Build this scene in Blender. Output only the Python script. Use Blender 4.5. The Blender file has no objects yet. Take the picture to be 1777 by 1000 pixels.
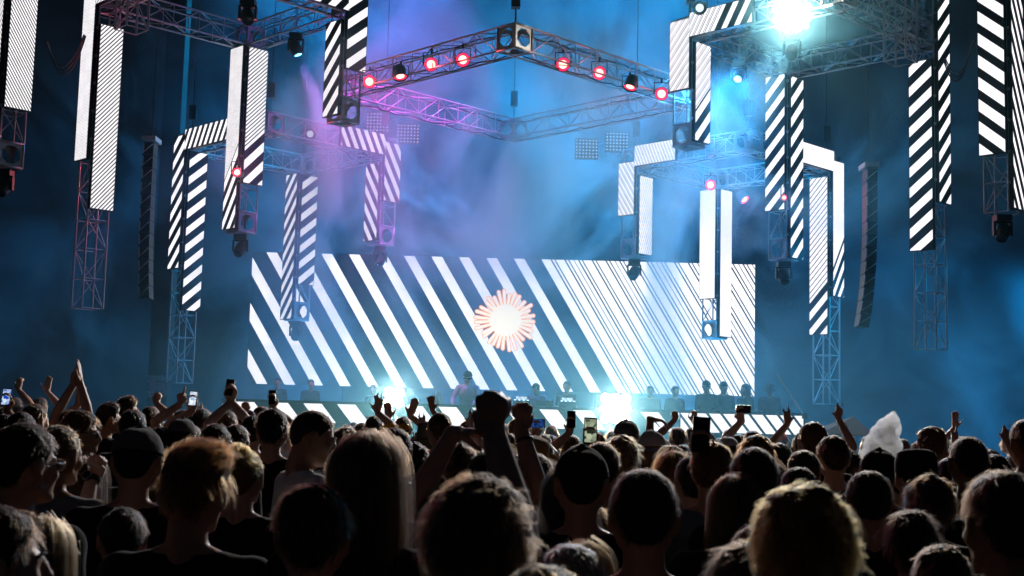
import bpy, bmesh, math, random
import numpy as np
from mathutils import Vector, Matrix, Euler, Quaternion
random.seed(7); np.random.seed(7)
scene = bpy.context.scene
COL = scene.collection

# ------------------------------------------------------------------ camera
FPX = 2260.0                       # focal length in photograph pixels (1777 wide)
CAM_Z, PITCH, ROLL = 1.82, math.radians(6.05), math.radians(1.45)
cam_d = bpy.data.cameras.new('camera'); cam = bpy.data.objects.new('camera', cam_d); COL.objects.link(cam)
cam_d.sensor_width = 36.0; cam_d.lens = FPX / 1777.0 * 36.0
cam_d.clip_start = 0.05; cam_d.clip_end = 400
CAM_R = Matrix.Rotation(math.pi/2 + PITCH, 3, 'X') @ Matrix.Rotation(ROLL, 3, 'Z')
cam.matrix_world = Matrix.Translation((0, 0, CAM_Z)) @ CAM_R.to_4x4()
cam_d.dof.use_dof = True; cam_d.dof.focus_distance = 22.0; cam_d.dof.aperture_fstop = 9.0
scene.camera = cam

# ------------------------------------------------------------------ night sky, render settings
world = bpy.data.worlds.new('World'); scene.world = world; world.use_nodes = True
bg = world.node_tree.nodes['Background']
bg.inputs[0].default_value = (0.13, 0.22, 0.42, 1); bg.inputs[1].default_value = 0.020
scene.view_settings.view_transform = 'Standard'; scene.view_settings.look = 'None'
scene.view_settings.exposure = 0.0; scene.view_settings.gamma = 1.0
scene.render.engine = 'CYCLES'
cy = scene.cycles
cy.use_denoising = True; cy.denoiser = 'OPENIMAGEDENOISE'
try: cy.denoising_input_passes = 'RGB_ALBEDO_NORMAL'
except Exception: pass
cy.max_bounces = 5; cy.diffuse_bounces = 2; cy.glossy_bounces = 2; cy.transmission_bounces = 4
cy.volume_bounces = 0; cy.transparent_max_bounces = 8
cy.caustics_reflective = False; cy.caustics_refractive = False
cy.volume_step_rate = 3.0; cy.volume_max_steps = 64; cy.use_light_tree = True
cy.sample_clamp_indirect = 3.0; cy.sample_clamp_direct = 0.0
cy.use_adaptive_sampling = False
scene.cycles_curves.shape = 'RIBBONS'

# stage lamps: light really given off by fixtures built further down (position, aim, watts, colour, cone, blend, size)
LAMPS = []

def at(px, py, Y):
    """point of the place seen at photograph pixel (px, py), Y metres out"""
    d = CAM_R @ Vector(((px-888.5)/FPX, -(py-500)/FPX, -1.0))
    k = Y / d.y
    return Vector((d.x*k, Y, CAM_Z + d.z*k))

# ------------------------------------------------------------------ material helpers
MATS = {}
def new_mat(name):
    m = bpy.data.materials.new(name); m.use_nodes = True
    nt = m.node_tree; nt.nodes.clear()
    out = nt.nodes.new('ShaderNodeOutputMaterial')
    return m, nt, out
def mth(nt, op, a, b=None, c=None):
    n = nt.nodes.new('ShaderNodeMath'); n.operation = op
    for i, v in enumerate((a, b, c)):
        if v is None: continue
        if isinstance(v, (int, float)): n.inputs[i].default_value = v
        else: nt.links.new(v, n.inputs[i])
    return n.outputs[0]
def pbr(name, col, rough=0.6, metal=0.0, var=0.25, scale=12.0, bump=0.0, bscale=60.0, spec=0.5, emit=None, es=0.0, rand=0.0, sheen=0.0):
    if name in MATS: return MATS[name]
    m, nt, out = new_mat(name)
    b = nt.nodes.new('ShaderNodeBsdfPrincipled')
    nt.links.new(b.outputs[0], out.inputs[0])
    tc = nt.nodes.new('ShaderNodeTexCoord')
    nz = nt.nodes.new('ShaderNodeTexNoise'); nz.inputs['Scale'].default_value = scale; nz.inputs['Detail'].default_value = 4
    nt.links.new(tc.outputs['Object'], nz.inputs['Vector'])
    mr = nt.nodes.new('ShaderNodeMapRange'); mr.inputs[3].default_value = 1-var; mr.inputs[4].default_value = 1+var
    nt.links.new(nz.outputs['Fac'], mr.inputs[0])
    v = mr.outputs[0]
    if rand > 0:
        oi = nt.nodes.new('ShaderNodeObjectInfo')
        r2 = nt.nodes.new('ShaderNodeMapRange'); r2.inputs[3].default_value = 1-rand; r2.inputs[4].default_value = 1+rand
        nt.links.new(oi.outputs['Random'], r2.inputs[0]); v = mth(nt, 'MULTIPLY', v, r2.outputs[0])
    mx = nt.nodes.new('ShaderNodeVectorMath'); mx.operation = 'SCALE'; mx.inputs[0].default_value = col[:3]
    nt.links.new(v, mx.inputs['Scale']); nt.links.new(mx.outputs[0], b.inputs['Base Color'])
    b.inputs['Roughness'].default_value = rough; b.inputs['Metallic'].default_value = metal
    b.inputs['Specular IOR Level'].default_value = spec
    if sheen: b.inputs['Sheen Weight'].default_value = sheen; b.inputs['Sheen Roughness'].default_value = 0.4
    if emit:
        b.inputs['Emission Color'].default_value = (*emit, 1); b.inputs['Emission Strength'].default_value = es
    if bump > 0:
        n2 = nt.nodes.new('ShaderNodeTexNoise'); n2.inputs['Scale'].default_value = bscale; n2.inputs['Detail'].default_value = 5
        nt.links.new(tc.outputs['Object'], n2.inputs['Vector'])
        bp = nt.nodes.new('ShaderNodeBump'); bp.inputs['Strength'].default_value = bump; bp.inputs['Distance'].default_value = 0.02
        nt.links.new(n2.outputs['Fac'], bp.inputs['Height']); nt.links.new(bp.outputs[0], b.inputs['Normal'])
    MATS[name] = m
    return m
def glow(name, col, s, sample=True):
    if name in MATS: return MATS[name]
    m, nt, out = new_mat(name)
    e = nt.nodes.new('ShaderNodeEmission'); e.inputs[0].default_value = (*col, 1); e.inputs[1].default_value = s
    nt.links.new(e.outputs[0], out.inputs[0]); MATS[name] = m
    if not sample: m.cycles.emission_sampling = 'NONE'
    return m

# ------------------------------------------------------------------ mesh and object helpers
def tag(o, label=None, cat=None, group=None, kind=None):
    if label: o['label'] = label
    if cat: o['category'] = cat
    if group: o['group'] = group
    if kind: o['kind'] = kind
    return o
def empty(name, loc=(0, 0, 0), rz=0.0, parent=None):
    o = bpy.data.objects.new(name, None); COL.objects.link(o); o.location = loc; o.rotation_euler.z = rz
    o.empty_display_size = 0.1
    if parent: o.parent = parent
    return o
def link(name, me, mat=None, parent=None, mw=None, smooth=False):
    o = bpy.data.objects.new(name, me); COL.objects.link(o)
    if mat is not None:
        if len(me.materials) == 0: me.materials.append(mat)
        elif me.materials[0] is not mat:
            o.material_slots[0].link = 'OBJECT'; o.material_slots[0].material = mat
    if parent: o.parent = parent
    if mw is not None: o.matrix_local = mw
    return o
class MB:
    """collects shapes into one mesh"""
    def __init__(s): s.v = []; s.f = []; s.mi = []; s.cur = 0; s.sm = []; s.cs = False
    def add(s, vs, fs):
        o = len(s.v); s.v.extend([tuple(v) for v in vs])
        for f in fs: s.f.append([i+o for i in f]); s.mi.append(s.cur); s.sm.append(s.cs)
        return s
    def box(s, c, d, M=None):
        x, y, z = d[0]/2, d[1]/2, d[2]/2
        vs = [Vector((sx*x, sy*y, sz*z)) for sx in (-1, 1) for sy in (-1, 1) for sz in (-1, 1)]
        if M is not None: vs = [M @ v for v in vs]
        vs = [v + Vector(c) for v in vs]
        return s.add(vs, [(0,1,3,2), (4,6,7,5), (0,4,5,1), (2,3,7,6), (0,2,6,4), (1,5,7,3)])
    def tube(s, pts, rad, n=8, caps=True):
        pts = [Vector(p) for p in pts]
        if isinstance(rad, (int, float)): rad = [rad]*len(pts)
        rings = []; up = None
        for i, p in enumerate(pts):
            t = (pts[min(i+1, len(pts)-1)] - pts[max(i-1, 0)]).normalized()
            if up is None:
                up = Vector((0, 0, 1)) if abs(t.z) < 0.9 else Vector((1, 0, 0))
            a = t.cross(up).normalized(); b = a.cross(t).normalized(); up = b
            rings.append([p + (a*math.cos(2*math.pi*k/n) + b*math.sin(2*math.pi*k/n))*rad[i] for k in range(n)])
        vs = [v for r in rings for v in r]; fs = []
        for i in range(len(rings)-1):
            for k in range(n):
                fs.append((i*n+k, i*n+(k+1) % n, (i+1)*n+(k+1) % n, (i+1)*n+k))
        if caps: fs.append(tuple(range(n-1, -1, -1))); fs.append(tuple(range((len(rings)-1)*n, len(rings)*n)))
        old = s.cs; s.cs = True; s.add(vs, fs); s.cs = old
        return s
    def lathe(s, prof, n=24, M=None, caps=True):
        vs = []; fs = []
        for r, z in prof:
            for k in range(n):
                a = 2*math.pi*k/n; vs.append(Vector((r*math.cos(a), r*math.sin(a), z)))
        for i in range(len(prof)-1):
            for k in range(n): fs.append((i*n+k, i*n+(k+1) % n, (i+1)*n+(k+1) % n, (i+1)*n+k))
        if caps: fs.append(tuple(range(n-1, -1, -1))); fs.append(tuple(range((len(prof)-1)*n, len(prof)*n)))
        if M is not None: vs = [M @ v for v in vs]
        old = s.cs; s.cs = True; s.add(vs, fs); s.cs = old
        return s
    def mesh(s, name):
        me = bpy.data.meshes.new(name); me.from_pydata(s.v, [], s.f)
        me.polygons.foreach_set('material_index', s.mi); me.polygons.foreach_set('use_smooth', s.sm)
        me.update(); return me
    def build(s, name, mats, parent=None, mw=None):
        me = s.mesh(name)
        for m in (mats if isinstance(mats, (list, tuple)) else [mats]): me.materials.append(m)
        return link(name, me, None, parent, mw)

TUBES = {}
def bar(parent, name, p0, p1, r, mat):
    """a straight tube between two points: all bars share one mesh per material"""
    key = mat.name
    if key not in TUBES:
        mb = MB(); mb.tube([(0, 0, 0), (0, 0, 1)], 1.0, 8); me = mb.mesh('bar'); me.materials.append(mat); TUBES[key] = me
    p0 = Vector(p0); p1 = Vector(p1); d = p1-p0
    q = d.to_track_quat('Z', 'Y')
    o = bpy.data.objects.new(name, TUBES[key]); COL.objects.link(o); o.parent = parent
    o.location = p0; o.rotation_mode = 'QUATERNION'; o.rotation_quaternion = q; o.scale = (r, r, d.length)
    return o
def copy_tree(o, parent=None):
    c = o.copy(); COL.objects.link(c); c.parent = parent
    for ch in o.children: copy_tree(ch, c)
    return c
def aim(d, up='Y'):
    return Vector(d).normalized().to_track_quat('Z', up).to_matrix().to_4x4()

# ------------------------------------------------------------------ base materials
ALU = pbr('aluminium', (0.62, 0.625, 0.64), 0.38, 0.3, 0.18, 9.0, 0.05, 40)
BLK = pbr('black_metal', (0.018, 0.018, 0.02), 0.45, 0.2, 0.3, 8.0)
CASE = pbr('led_case', (0.012, 0.012, 0.014), 0.5, 0.3, 0.3, 20.0)
DRAPE = pbr('black_drape', (0.010, 0.011, 0.014), 0.95, 0, 0.4, 3.0, 0.3, 6.0, 0.1)
DECKM = pbr('stage_deck', (0.03, 0.03, 0.032), 0.55, 0, 0.4, 4.0, 0.1, 30)
GLASSB = pbr('dark_lens', (0.03, 0.035, 0.045), 0.08, 0.0, 0.2, 6, spec=0.9)

# ground, one sheet
def ground():
    m, nt, out = new_mat('asphalt')
    b = nt.nodes.new('ShaderNodeBsdfPrincipled'); nt.links.new(b.outputs[0], out.inputs[0])
    tc = nt.nodes.new('ShaderNodeTexCoord'); nz = nt.nodes.new('ShaderNodeTexNoise'); nz.inputs['Scale'].default_value = 3; nz.inputs['Detail'].default_value = 8
    nt.links.new(tc.outputs['Object'], nz.inputs[0])
    cr = nt.nodes.new('ShaderNodeValToRGB'); cr.color_ramp.elements[0].color = (.025, .025, .027, 1); cr.color_ramp.elements[1].color = (.07, .068, .065, 1)
    nt.links.new(nz.outputs['Fac'], cr.inputs[0]); nt.links.new(cr.outputs[0], b.inputs['Base Color']); b.inputs['Roughness'].default_value = .85
    mb = MB(); mb.add([(-150, -60, 0), (150, -60, 0), (150, 200, 0), (-150, 200, 0)], [(0, 1, 2, 3)])
    tag(mb.build('ground', m), kind='structure')
ground()

# stage deck, black drape behind, wings
def stage():
    t = empty('stage', (0, 26.5, 0))
    tag(t, 'raised black stage deck under the striped screens', 'stage')
    MB().box((0, 2.0, .56), (19, 14, 1.12)).build('platform', BLK, t)
    MB().box((0, 2.0, 1.14), (19.04, 14.04, .04)).build('deck', DECKM, t)
    for x in np.arange(-9, 9.1, 2.0):
        MB().box((x, -5.04, .55), (1.96, .03, 1.06)).build('skirt_panel', DRAPE, t)
stage()
# ------------------------------------------------------------------ LED panels with diagonal stripes
LED_S = 1.22
def led_mat(name, sgn=1, k=1.0, wide=.40, wduty=.48, wph=0.0, split=-99.0, fine=.083, fduty=.70, pair=False, strength=LED_S, tint=(1.0, .965, 1.0), invert=False, faint=0.0):
    """white diagonal bars on black diodes: wide bars where t < split, fine bars above (t measured up the panel in metres)"""
    if name in MATS: return MATS[name]
    m, nt, out = new_mat(name)
    uv = nt.nodes.new('ShaderNodeUVMap'); uv.uv_map = 'metres'
    sp = nt.nodes.new('ShaderNodeSeparateXYZ'); nt.links.new(uv.outputs[0], sp.inputs[0])
    u, v = sp.outputs[0], sp.outputs[1]
    t = mth(nt, 'SUBTRACT', v, mth(nt, 'MULTIPLY', u, sgn*k))
    w = mth(nt, 'LESS_THAN', mth(nt, 'FRACT', mth(nt, 'ADD', mth(nt, 'DIVIDE', t, wide), wph+100)), wduty)
    fr = mth(nt, 'FRACT', mth(nt, 'ADD', mth(nt, 'DIVIDE', t, fine), 100.0))
    if pair:
        a = mth(nt, 'GREATER_THAN', fr, .15)
        b_ = mth(nt, 'MULTIPLY', mth(nt, 'GREATER_THAN', fr, .34), mth(nt, 'LESS_THAN', fr, .46))
        fi = mth(nt, 'MULTIPLY', a, mth(nt, 'SUBTRACT', 1.0, b_))
    else:
        fi = mth(nt, 'LESS_THAN', fr, fduty)
    if faint > 0: fi = mth(nt, 'MAXIMUM', fi, faint)
    sel = mth(nt, 'GREATER_THAN', t, split)
    on = mth(nt, 'ADD', mth(nt, 'MULTIPLY', sel, fi), mth(nt, 'MULTIPLY', mth(nt, 'SUBTRACT', 1.0, sel), w))
    # the diodes of each module burn a little unevenly
    nz = nt.nodes.new('ShaderNodeTexNoise'); nz.inputs['Scale'].default_value = 9.0; nz.inputs['Detail'].default_value = 6
    nt.links.new(uv.outputs[0], nz.inputs['Vector'])
    mr = nt.nodes.new('ShaderNodeMapRange'); mr.inputs[3].default_value = .84; mr.inputs[4].default_value = 1.16
    nt.links.new(nz.outputs['Fac'], mr.inputs[0])
    br = nt.nodes.new('ShaderNodeTexBrick'); br.offset = 0; br.squash = 1
    br.inputs['Scale'].default_value = 1.0; br.inputs['Brick Width'].default_value = .236; br.inputs['Row Height'].default_value = .25
    br.inputs['Mortar Size'].default_value = .004; br.inputs['Color1'].default_value = (.94, .94, .94, 1); br.inputs['Color2'].default_value = (1.04, 1.04, 1.04, 1); br.inputs['Mortar'].default_value = (.84, .84, .84, 1)
    nt.links.new(uv.outputs[0], br.inputs['Vector'])
    em = mth(nt, 'MULTIPLY', mth(nt, 'MULTIPLY', mth(nt, 'MULTIPLY', on, strength), mr.outputs[0]), br.outputs['Color'])
    b = nt.nodes.new('ShaderNodeBsdfPrincipled')
    b.inputs['Base Color'].default_value = (.035, .037, .048, 1); b.inputs['Roughness'].default_value = .55
    b.inputs['Emission Color'].default_value = (*tint, 1); nt.links.new(em, b.inputs['Emission Strength'])
    nt.links.new(b.outputs[0], out.inputs[0]); MATS[name] = m
    return m
def panel(parent, name, P, U, w, h, N, mat, depth=.075):
    """LED panel: P = lower left corner of its face, U across, Z up, N towards the viewer; the case stands behind the face"""
    P = Vector(P); U = Vector(U).normalized(); N = Vector(N).normalized(); Z = Vector((0, 0, 1))
    mb = MB()
    a, b, c, d = P, P+U*w, P+U*w+Z*h, P+Z*h
    mb.add([a, b, c, d], [(0, 1, 2, 3)])
    mb.cur = 1; e = .012
    aa, bb, cc, dd = [q - N*.003 + o for q, o in ((a, -U*e-Z*e), (b, U*e-Z*e), (c, U*e+Z*e), (d, -U*e+Z*e))]
    bk = [q - N*depth for q in (aa, bb, cc, dd)]
    mb.add([aa, bb, cc, dd]+bk, [(0, 1, 2, 3), (0, 4, 5, 1), (1, 5, 6, 2), (2, 6, 7, 3), (3, 7, 4, 0), (7, 6, 5, 4)])
    me = mb.mesh(name)
    uvl = me.uv_layers.new(name='metres')
    for poly in me.polygons:
        for li in poly.loop_indices:
            co = me.vertices[me.loops[li].vertex_index].co - P
            uvl.data[li].uv = (co.dot(U), co.z)
    me.materials.append(mat); me.materials.append(CASE)
    return link(name, me, None, parent)

# main screen
def screen():
    Y = 33.6
    a = at(428, 664, Y); b = at(1309, 690, Y); c = at(1312, 459, Y); d = at(435, 438, Y)
    W = b.x-a.x; z0 = (a.z+b.z)/2; z1 = (c.z+d.z)/2; H = z1-z0
    t = empty('led_screen', (a.x, Y, z0))
    tag(t, 'wide LED screen with white diagonal stripes and a sunburst behind the DJ', 'screen')
    k = 1/.60; ppm = FPX/Y
    # stripe phase: left edges at the top edge at photograph x = 459 + 48 n
    m, nt, out = new_mat('screen_stripes')
    uv = nt.nodes.new('ShaderNodeUVMap'); uv.uv_map = 'metres'
    sp = nt.nodes.new('ShaderNodeSeparateXYZ'); nt.links.new(uv.outputs[0], sp.inputs[0])
    s = mth(nt, 'ADD', sp.outputs[0], mth(nt, 'MULTIPLY', mth(nt, 'SUBTRACT', sp.outputs[1], H), .60))   # position along the top edge
    per = 48.1/ppm; x0 = (459-435)/ppm
    w = mth(nt, 'LESS_THAN', mth(nt, 'FRACT', mth(nt, 'ADD', mth(nt, 'DIVIDE', mth(nt, 'SUBTRACT', s, x0), per), 100)), .385)
    dense0 = (941-435)/ppm
    q = mth(nt, 'SUBTRACT', s, dense0)
    f1 = mth(nt, 'FRACT', mth(nt, 'DIVIDE', q, 24.0/ppm))
    f2 = mth(nt, 'FRACT', mth(nt, 'DIVIDE', q, 74.0/ppm))
    l1 = mth(nt, 'MULTIPLY', mth(nt, 'GREATER_THAN', f1, .62), mth(nt, 'LESS_THAN', f1, .74))
    l2 = mth(nt, 'GREATER_THAN', f1, .90)
    l3 = mth(nt, 'MULTIPLY', mth(nt, 'MULTIPLY', mth(nt, 'GREATER_THAN', f1, .30), mth(nt, 'LESS_THAN', f1, .37)), mth(nt, 'GREATER_THAN', f2, .6))
    dn = mth(nt, 'SUBTRACT', 1.0, mth(nt, 'MINIMUM', mth(nt, 'ADD', mth(nt, 'ADD', l1, l2), l3), 1.0))
    sel = mth(nt, 'GREATER_THAN', q, 0.0)
    on = mth(nt, 'ADD', mth(nt, 'MULTIPLY', sel, dn), mth(nt, 'MULTIPLY', mth(nt, 'SUBTRACT', 1.0, sel), w))
    # diode modules: brightness differs slightly between modules, thin seams
    br = nt.nodes.new('ShaderNodeTexBrick'); br.offset = 0; br.squash = 1
    br.inputs['Scale'].default_value = 1.0; br.inputs['Brick Width'].default_value = .5; br.inputs['Row Height'].default_value = .5
    br.inputs['Mortar Size'].default_value = .006; br.inputs['Color1'].default_value = (.93, .93, .93, 1); br.inputs['Color2'].default_value = (1.05, 1.05, 1.05, 1); br.inputs['Mortar'].default_value = (.8, .8, .8, 1)
    nt.links.new(uv.outputs[0], br.inputs['Vector'])
    nz = nt.nodes.new('ShaderNodeTexNoise'); nz.inputs['Scale'].default_value = 7.0; nz.inputs['Detail'].default_value = 7
    nt.links.new(uv.outputs[0], nz.inputs['Vector'])
    mr = nt.nodes.new('ShaderNodeMapRange'); mr.inputs[3].default_value = .82; mr.inputs[4].default_value = 1.18
    nt.links.new(nz.outputs['Fac'], mr.inputs[0])
    em = mth(nt, 'MULTIPLY', mth(nt, 'MULTIPLY', mth(nt, 'MULTIPLY', on, LED_S*1.2), mr.outputs[0]), br.outputs['Color'])
    bs = nt.nodes.new('ShaderNodeBsdfPrincipled'); bs.inputs['Base Color'].default_value = (.02, .022, .03, 1); bs.inputs['Roughness'].default_value = .5
    bs.inputs['Emission Color'].default_value = (1, .96, 1, 1); nt.links.new(em, bs.inputs['Emission Strength'])
    nt.links.new(bs.outputs[0], out.inputs[0])
    panel(t, 'display', (0, 0, 0), (1, 0, 0), W, H, (0, -1, 0), m, .12)
    # frame posts behind
    for i in range(8):
        x = W*(i+.5)/8; bar(t, 'support_post', (x, .3, -(z0-1.16)), (x, .3, H), .03, BLK)
    # sunburst shown by the screen
    c0 = at(877, 556, Y-.03); R = 55/ppm
    core = glow('sun_core', (1, .86, .62), 1.7, False); rim = glow('sun_rim', (1, .34, .05), 1.7, False)
    sun = MB(); sun.lathe([(.001, 0), (R*.50, 0)], 40, None, False)
    so = sun.build('sunburst', core, t, Matrix.Translation((c0.x-a.x, -.034, c0.z-z0)) @ Matrix.Rotation(math.pi/2, 4, 'X'))
    mp = []
    for inner in (0, 1):
        mb = MB(); L0, L1 = R*.30, R*1.0; r = R*.072
        if inner: L1 -= R*.035; r *= .55
        vs = [(L0, -r, 0)]; n = 8
        vs = [(L0, -r*.7, 0), (L0, r*.7, 0)] + [(L1-r+r*math.cos(a_), r*math.sin(a_), 0) for a_ in np.linspace(math.pi/2, -math.pi/2, n)]
        mb.add(vs, [tuple(range(len(vs)))][::1]); me = mb.mesh('petal'); me.materials.append(core if inner else rim); mp.append(me)
    rnd = random.Random(3)
    N = 31
    for i in range(N):
        a_ = 2*math.pi*(i+rnd.uniform(-.25, .25))/N; sc = rnd.uniform(.86, 1.04)
        M = Matrix.Rotation(a_, 4, 'Z') @ Matrix.Diagonal((sc, 1, 1, 1))
        # rim first, bright core 4 mm in front
        link('petal', mp[0], None, so, Matrix.Translation((0, 0, -.012 - .0004*(i % 4))) @ M)
        link('petal', mp[1], None, so, Matrix.Translation((0, 0, -.004 - .0004*(i % 4))) @ M)
screen()

# ------------------------------------------------------------------ truss work
TS = .43; PW = .47
def truss(parent, A, B, E1, E2, bay=.55, r=.020, rb=.010, size=TS, skip=()):
    """box truss from A to B; E1, E2 the two cross directions; A, B are the axis ends"""
    A = Vector(A); B = Vector(B); E1 = Vector(E1).normalized()*size/2; E2 = Vector(E2).normalized()*size/2
    cs = [E1+E2, E1-E2, -E1-E2, -E1+E2]
    for c in cs: bar(parent, 'chord', A+c, B+c, r, ALU)
    n = max(1, int(round((B-A).length/bay))); D = (B-A)/n
    for i in range(n+1):
        for j in range(4): bar(parent, 'brace', A+D*i+cs[j], A+D*i+cs[(j+1) % 4], rb, ALU)
    for i in range(n):
        for j in range(4):
            if j in skip: continue
            p, q = (cs[j], cs[(j+1) % 4]) if (i+j) % 2 else (cs[(j+1) % 4], cs[j])
            bar(parent, 'brace', A+D*i+p, A+D*(i+1)+q, rb, ALU)
BLOCKS = {}
def block_mesh(size=TS):
    if size in BLOCKS: return BLOCKS[size]
    mb = MB(); h = size/2; q = size*.5*.80; n = 8
    # six plates, each a square with an octagonal opening
    for ax in range(6):
        R = [Matrix.Identity(3), Matrix.Rotation(math.pi/2, 3, 'X'), Matrix.Rotation(math.pi, 3, 'X'), Matrix.Rotation(-math.pi/2, 3, 'X'), Matrix.Rotation(math.pi/2, 3, 'Y'), Matrix.Rotation(-math.pi/2, 3, 'Y')][ax]
        for zz in (h, h-.012):
            sq = []; oc = []
            for k in range(8):
                a = math.pi/4*k + math.pi/8; oc.append(R @ Vector((q*math.cos(a), q*math.sin(a), zz)))
                a2 = math.pi/4*k + math.pi/8; m_ = max(abs(math.cos(a2)), abs(math.sin(a2)))
                sq.append(R @ Vector((h*.985*math.cos(a2)/m_, h*.985*math.sin(a2)/m_, zz)))
            cn = [R @ Vector((h*.985*x, h*.985*y, zz)) for x, y in ((1, 1), (-1, 1), (-1, -1), (1, -1))]
            fs = []
            for k in range(8): fs.append((k, 8+k, 8+(k+1) % 8, (k+1) % 8))
            for j, k in enumerate((0, 2, 4, 6)): fs.append((k, 16+j, (k+1)))
            mb.add(sq+oc+cn, fs)
    for sx in (-1, 1):
        for sy in (-1, 1):
            mb.tube([(sx*h, sy*h, -h), (sx*h, sy*h, h)], .022); mb.tube([(sx*h, -h, sy*h), (sx*h, h, sy*h)], .022); mb.tube([(-h, sx*h, sy*h), (h, sx*h, sy*h)], .022)
    me = mb.mesh('corner_block'); me.materials.append(ALU); BLOCKS[size] = me
    return me
R45 = Matrix.Rotation(math.pi/4, 4, 'Z')
S2 = math.sqrt(.5)
NL, NR = Vector((-S2, -S2, 0)), Vector((S2, -S2, 0))     # outward normals of the two faces a viewer sees

def frame(name, cx, cyc, D, z, label, blocks=('front', 'left', 'right', 'back')):
    """horizontal square truss frame standing on its corner towards the audience; z = underside"""
    t = empty(name, (cx, cyc, z)); tag(t, label, 'truss frame', 'square truss frames over the stage')
    zc = TS/2
    P = {'front': Vector((0, -D, zc)), 'right': Vector((D, 0, zc)), 'back': Vector((0, D, zc)), 'left': Vector((-D, 0, zc))}
    ks = list(P)
    for i, k in enumerate(ks):
        a, b = P[k], P[ks[(i+1) % 4]]; d = (b-a).normalized()
        truss(t, a+d*TS/2, b-d*TS/2, d.cross(Vector((0, 0, 1))), (0, 0, 1))
    rnd = random.Random(int(cx*100))
    for k in ks:      # chain hoists on the corners
        bar(t, 'hoist_chain', P[k]+Vector((0, 0, TS/2)), P[k]+Vector((0, 0, 5.5)), .012, BLK)
        MB().box(P[k]+Vector((0, 0, .75)), (.16, .16, .34)).build('chain_hoist', BLK, t)
    for i, k in enumerate(ks):      # cable looms slung along the beams
        a, b = P[k], P[ks[(i+1) % 4]]
        for q in range(2):
            pts = [a.lerp(b, u)+Vector((0, 0, TS/2*(1 if q else -1) - .03 - .025*abs(math.sin(u*math.pi*5))*rnd.uniform(.5, 1.3))) + Vector((rnd.uniform(-.02, .02),)*3) for u in np.linspace(.04, .96, 26)]
            MB().tube(pts, .013, 5).build('cable_loom', BLK, t)
    for k in blocks: link('corner_block', block_mesh(), None, t, Matrix.Translation(P[k]) @ R45)
    return t, {k: Vector((cx, cyc, z))+P[k] for k in ks}

def led_panel_L(t, base, z0, z1, mat, near=.02, w=PW, off=.10):
    """panel on the left-hand face (normal NL); runs from the outer corner to the near corner"""
    U = Vector((S2, -S2, 0)); h = TS/2
    P = base + NL*(h+off) + U*(-h-(w-TS)) + Vector((0, 0, z0))
    return panel(t, 'led_panel', P, U, w, z1-z0, NL, mat)
def led_panel_R(t, base, z0, z1, mat, w=PW, off=.10):
    U = Vector((S2, S2, 0)); h = TS/2
    P = base + NR*(h+off) + U*(-h) + Vector((0, 0, z0))
    return panel(t, 'led_panel', P, U, w, z1-z0, NR, mat)

def tower(px, Y, label, left=None, right=None, truss_y=None, top_y=0, block=True, beam=None, X=None, lamp=None, name='led_column', tilt=0.0):
    """a square truss column hung corner-on, LED panels on its two front faces.
    left / right = (top pixel y, bottom pixel y, material); truss_y = pixel y of its lower end"""
    x = X if X is not None else at(px, 300, Y).x
    pxm = 888.5
    def z_of(py, face=0):
        # height seen at pixel row py along this column
        lo, hi = -2.0, 25.0
        for _ in range(40):
            m = (lo+hi)/2
            if proj((x, Y, m))[1] < py: hi = m
            else: lo = m
        return (lo+hi)/2
    zb = z_of(truss_y); zt = z_of(top_y)
    t = empty(name, (x, Y, zb)); tag(t, label, 'LED column', 'LED columns hung from the trusses')
    o = Vector((0, 0, 0))
    b0 = TS if block else 0
    truss(t, (0, 0, b0), (0, 0, zt-zb), NL, NR)
    if block: link('corner_block', block_mesh(), None, t, Matrix.Translation((0, 0, TS/2)) @ R45)
    if left: led_panel_L(t, o, z_of(left[1])-zb, z_of(left[0])-zb, left[2])
    if right: led_panel_R(t, o, z_of(right[1])-zb, z_of(right[0])-zb, right[2])
    # clamps up the near edge, between the two panels
    n = int((zt-zb)/.55)
    for i in range(n):
        z = .5+i*.55
        MB().box((0, -TS*.5*1.414-.03, z), (.05, .05, .05)).build('clamp', ALU, t)
    if tilt: t.rotation_euler.y = tilt
    return t, x, zb, zt
def proj(p):
    d = CAM_R.transposed() @ (Vector(p)-Vector((0, 0, CAM_Z)))
    return 888.5 + FPX*d.x/-d.z, 500 - FPX*d.y/-d.z

# stripe patterns of the columns
m_fineR = led_mat('stripes_fine_rising', 1, 1.15, fine=.087, fduty=.60)
m_fineW = led_mat('stripes_hairline_rising', 1, 1.3, fine=.075, fduty=.72, faint=.12)
m_fineF = led_mat('stripes_fine_falling', -1, 1.5, fine=.084, fduty=.58)
m_wideR = led_mat('stripes_wide_rising', 1, .80, .40, .47, .1, split=99)
m_wideF = led_mat('stripes_wide_falling', -1, .85, .40, .55, .0, split=99)
m_wideR2 = led_mat('stripes_wide_rising_steep', 1, 1.05, .41, .46, .3, split=99)
m_wideF2 = led_mat('stripes_wide_falling_steep', -1, 1.5, .43, .48, .3, split=99)
m_w = led_mat('plain_white', 1, 1.2, fine=.12, fduty=.95, faint=.6)

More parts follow.
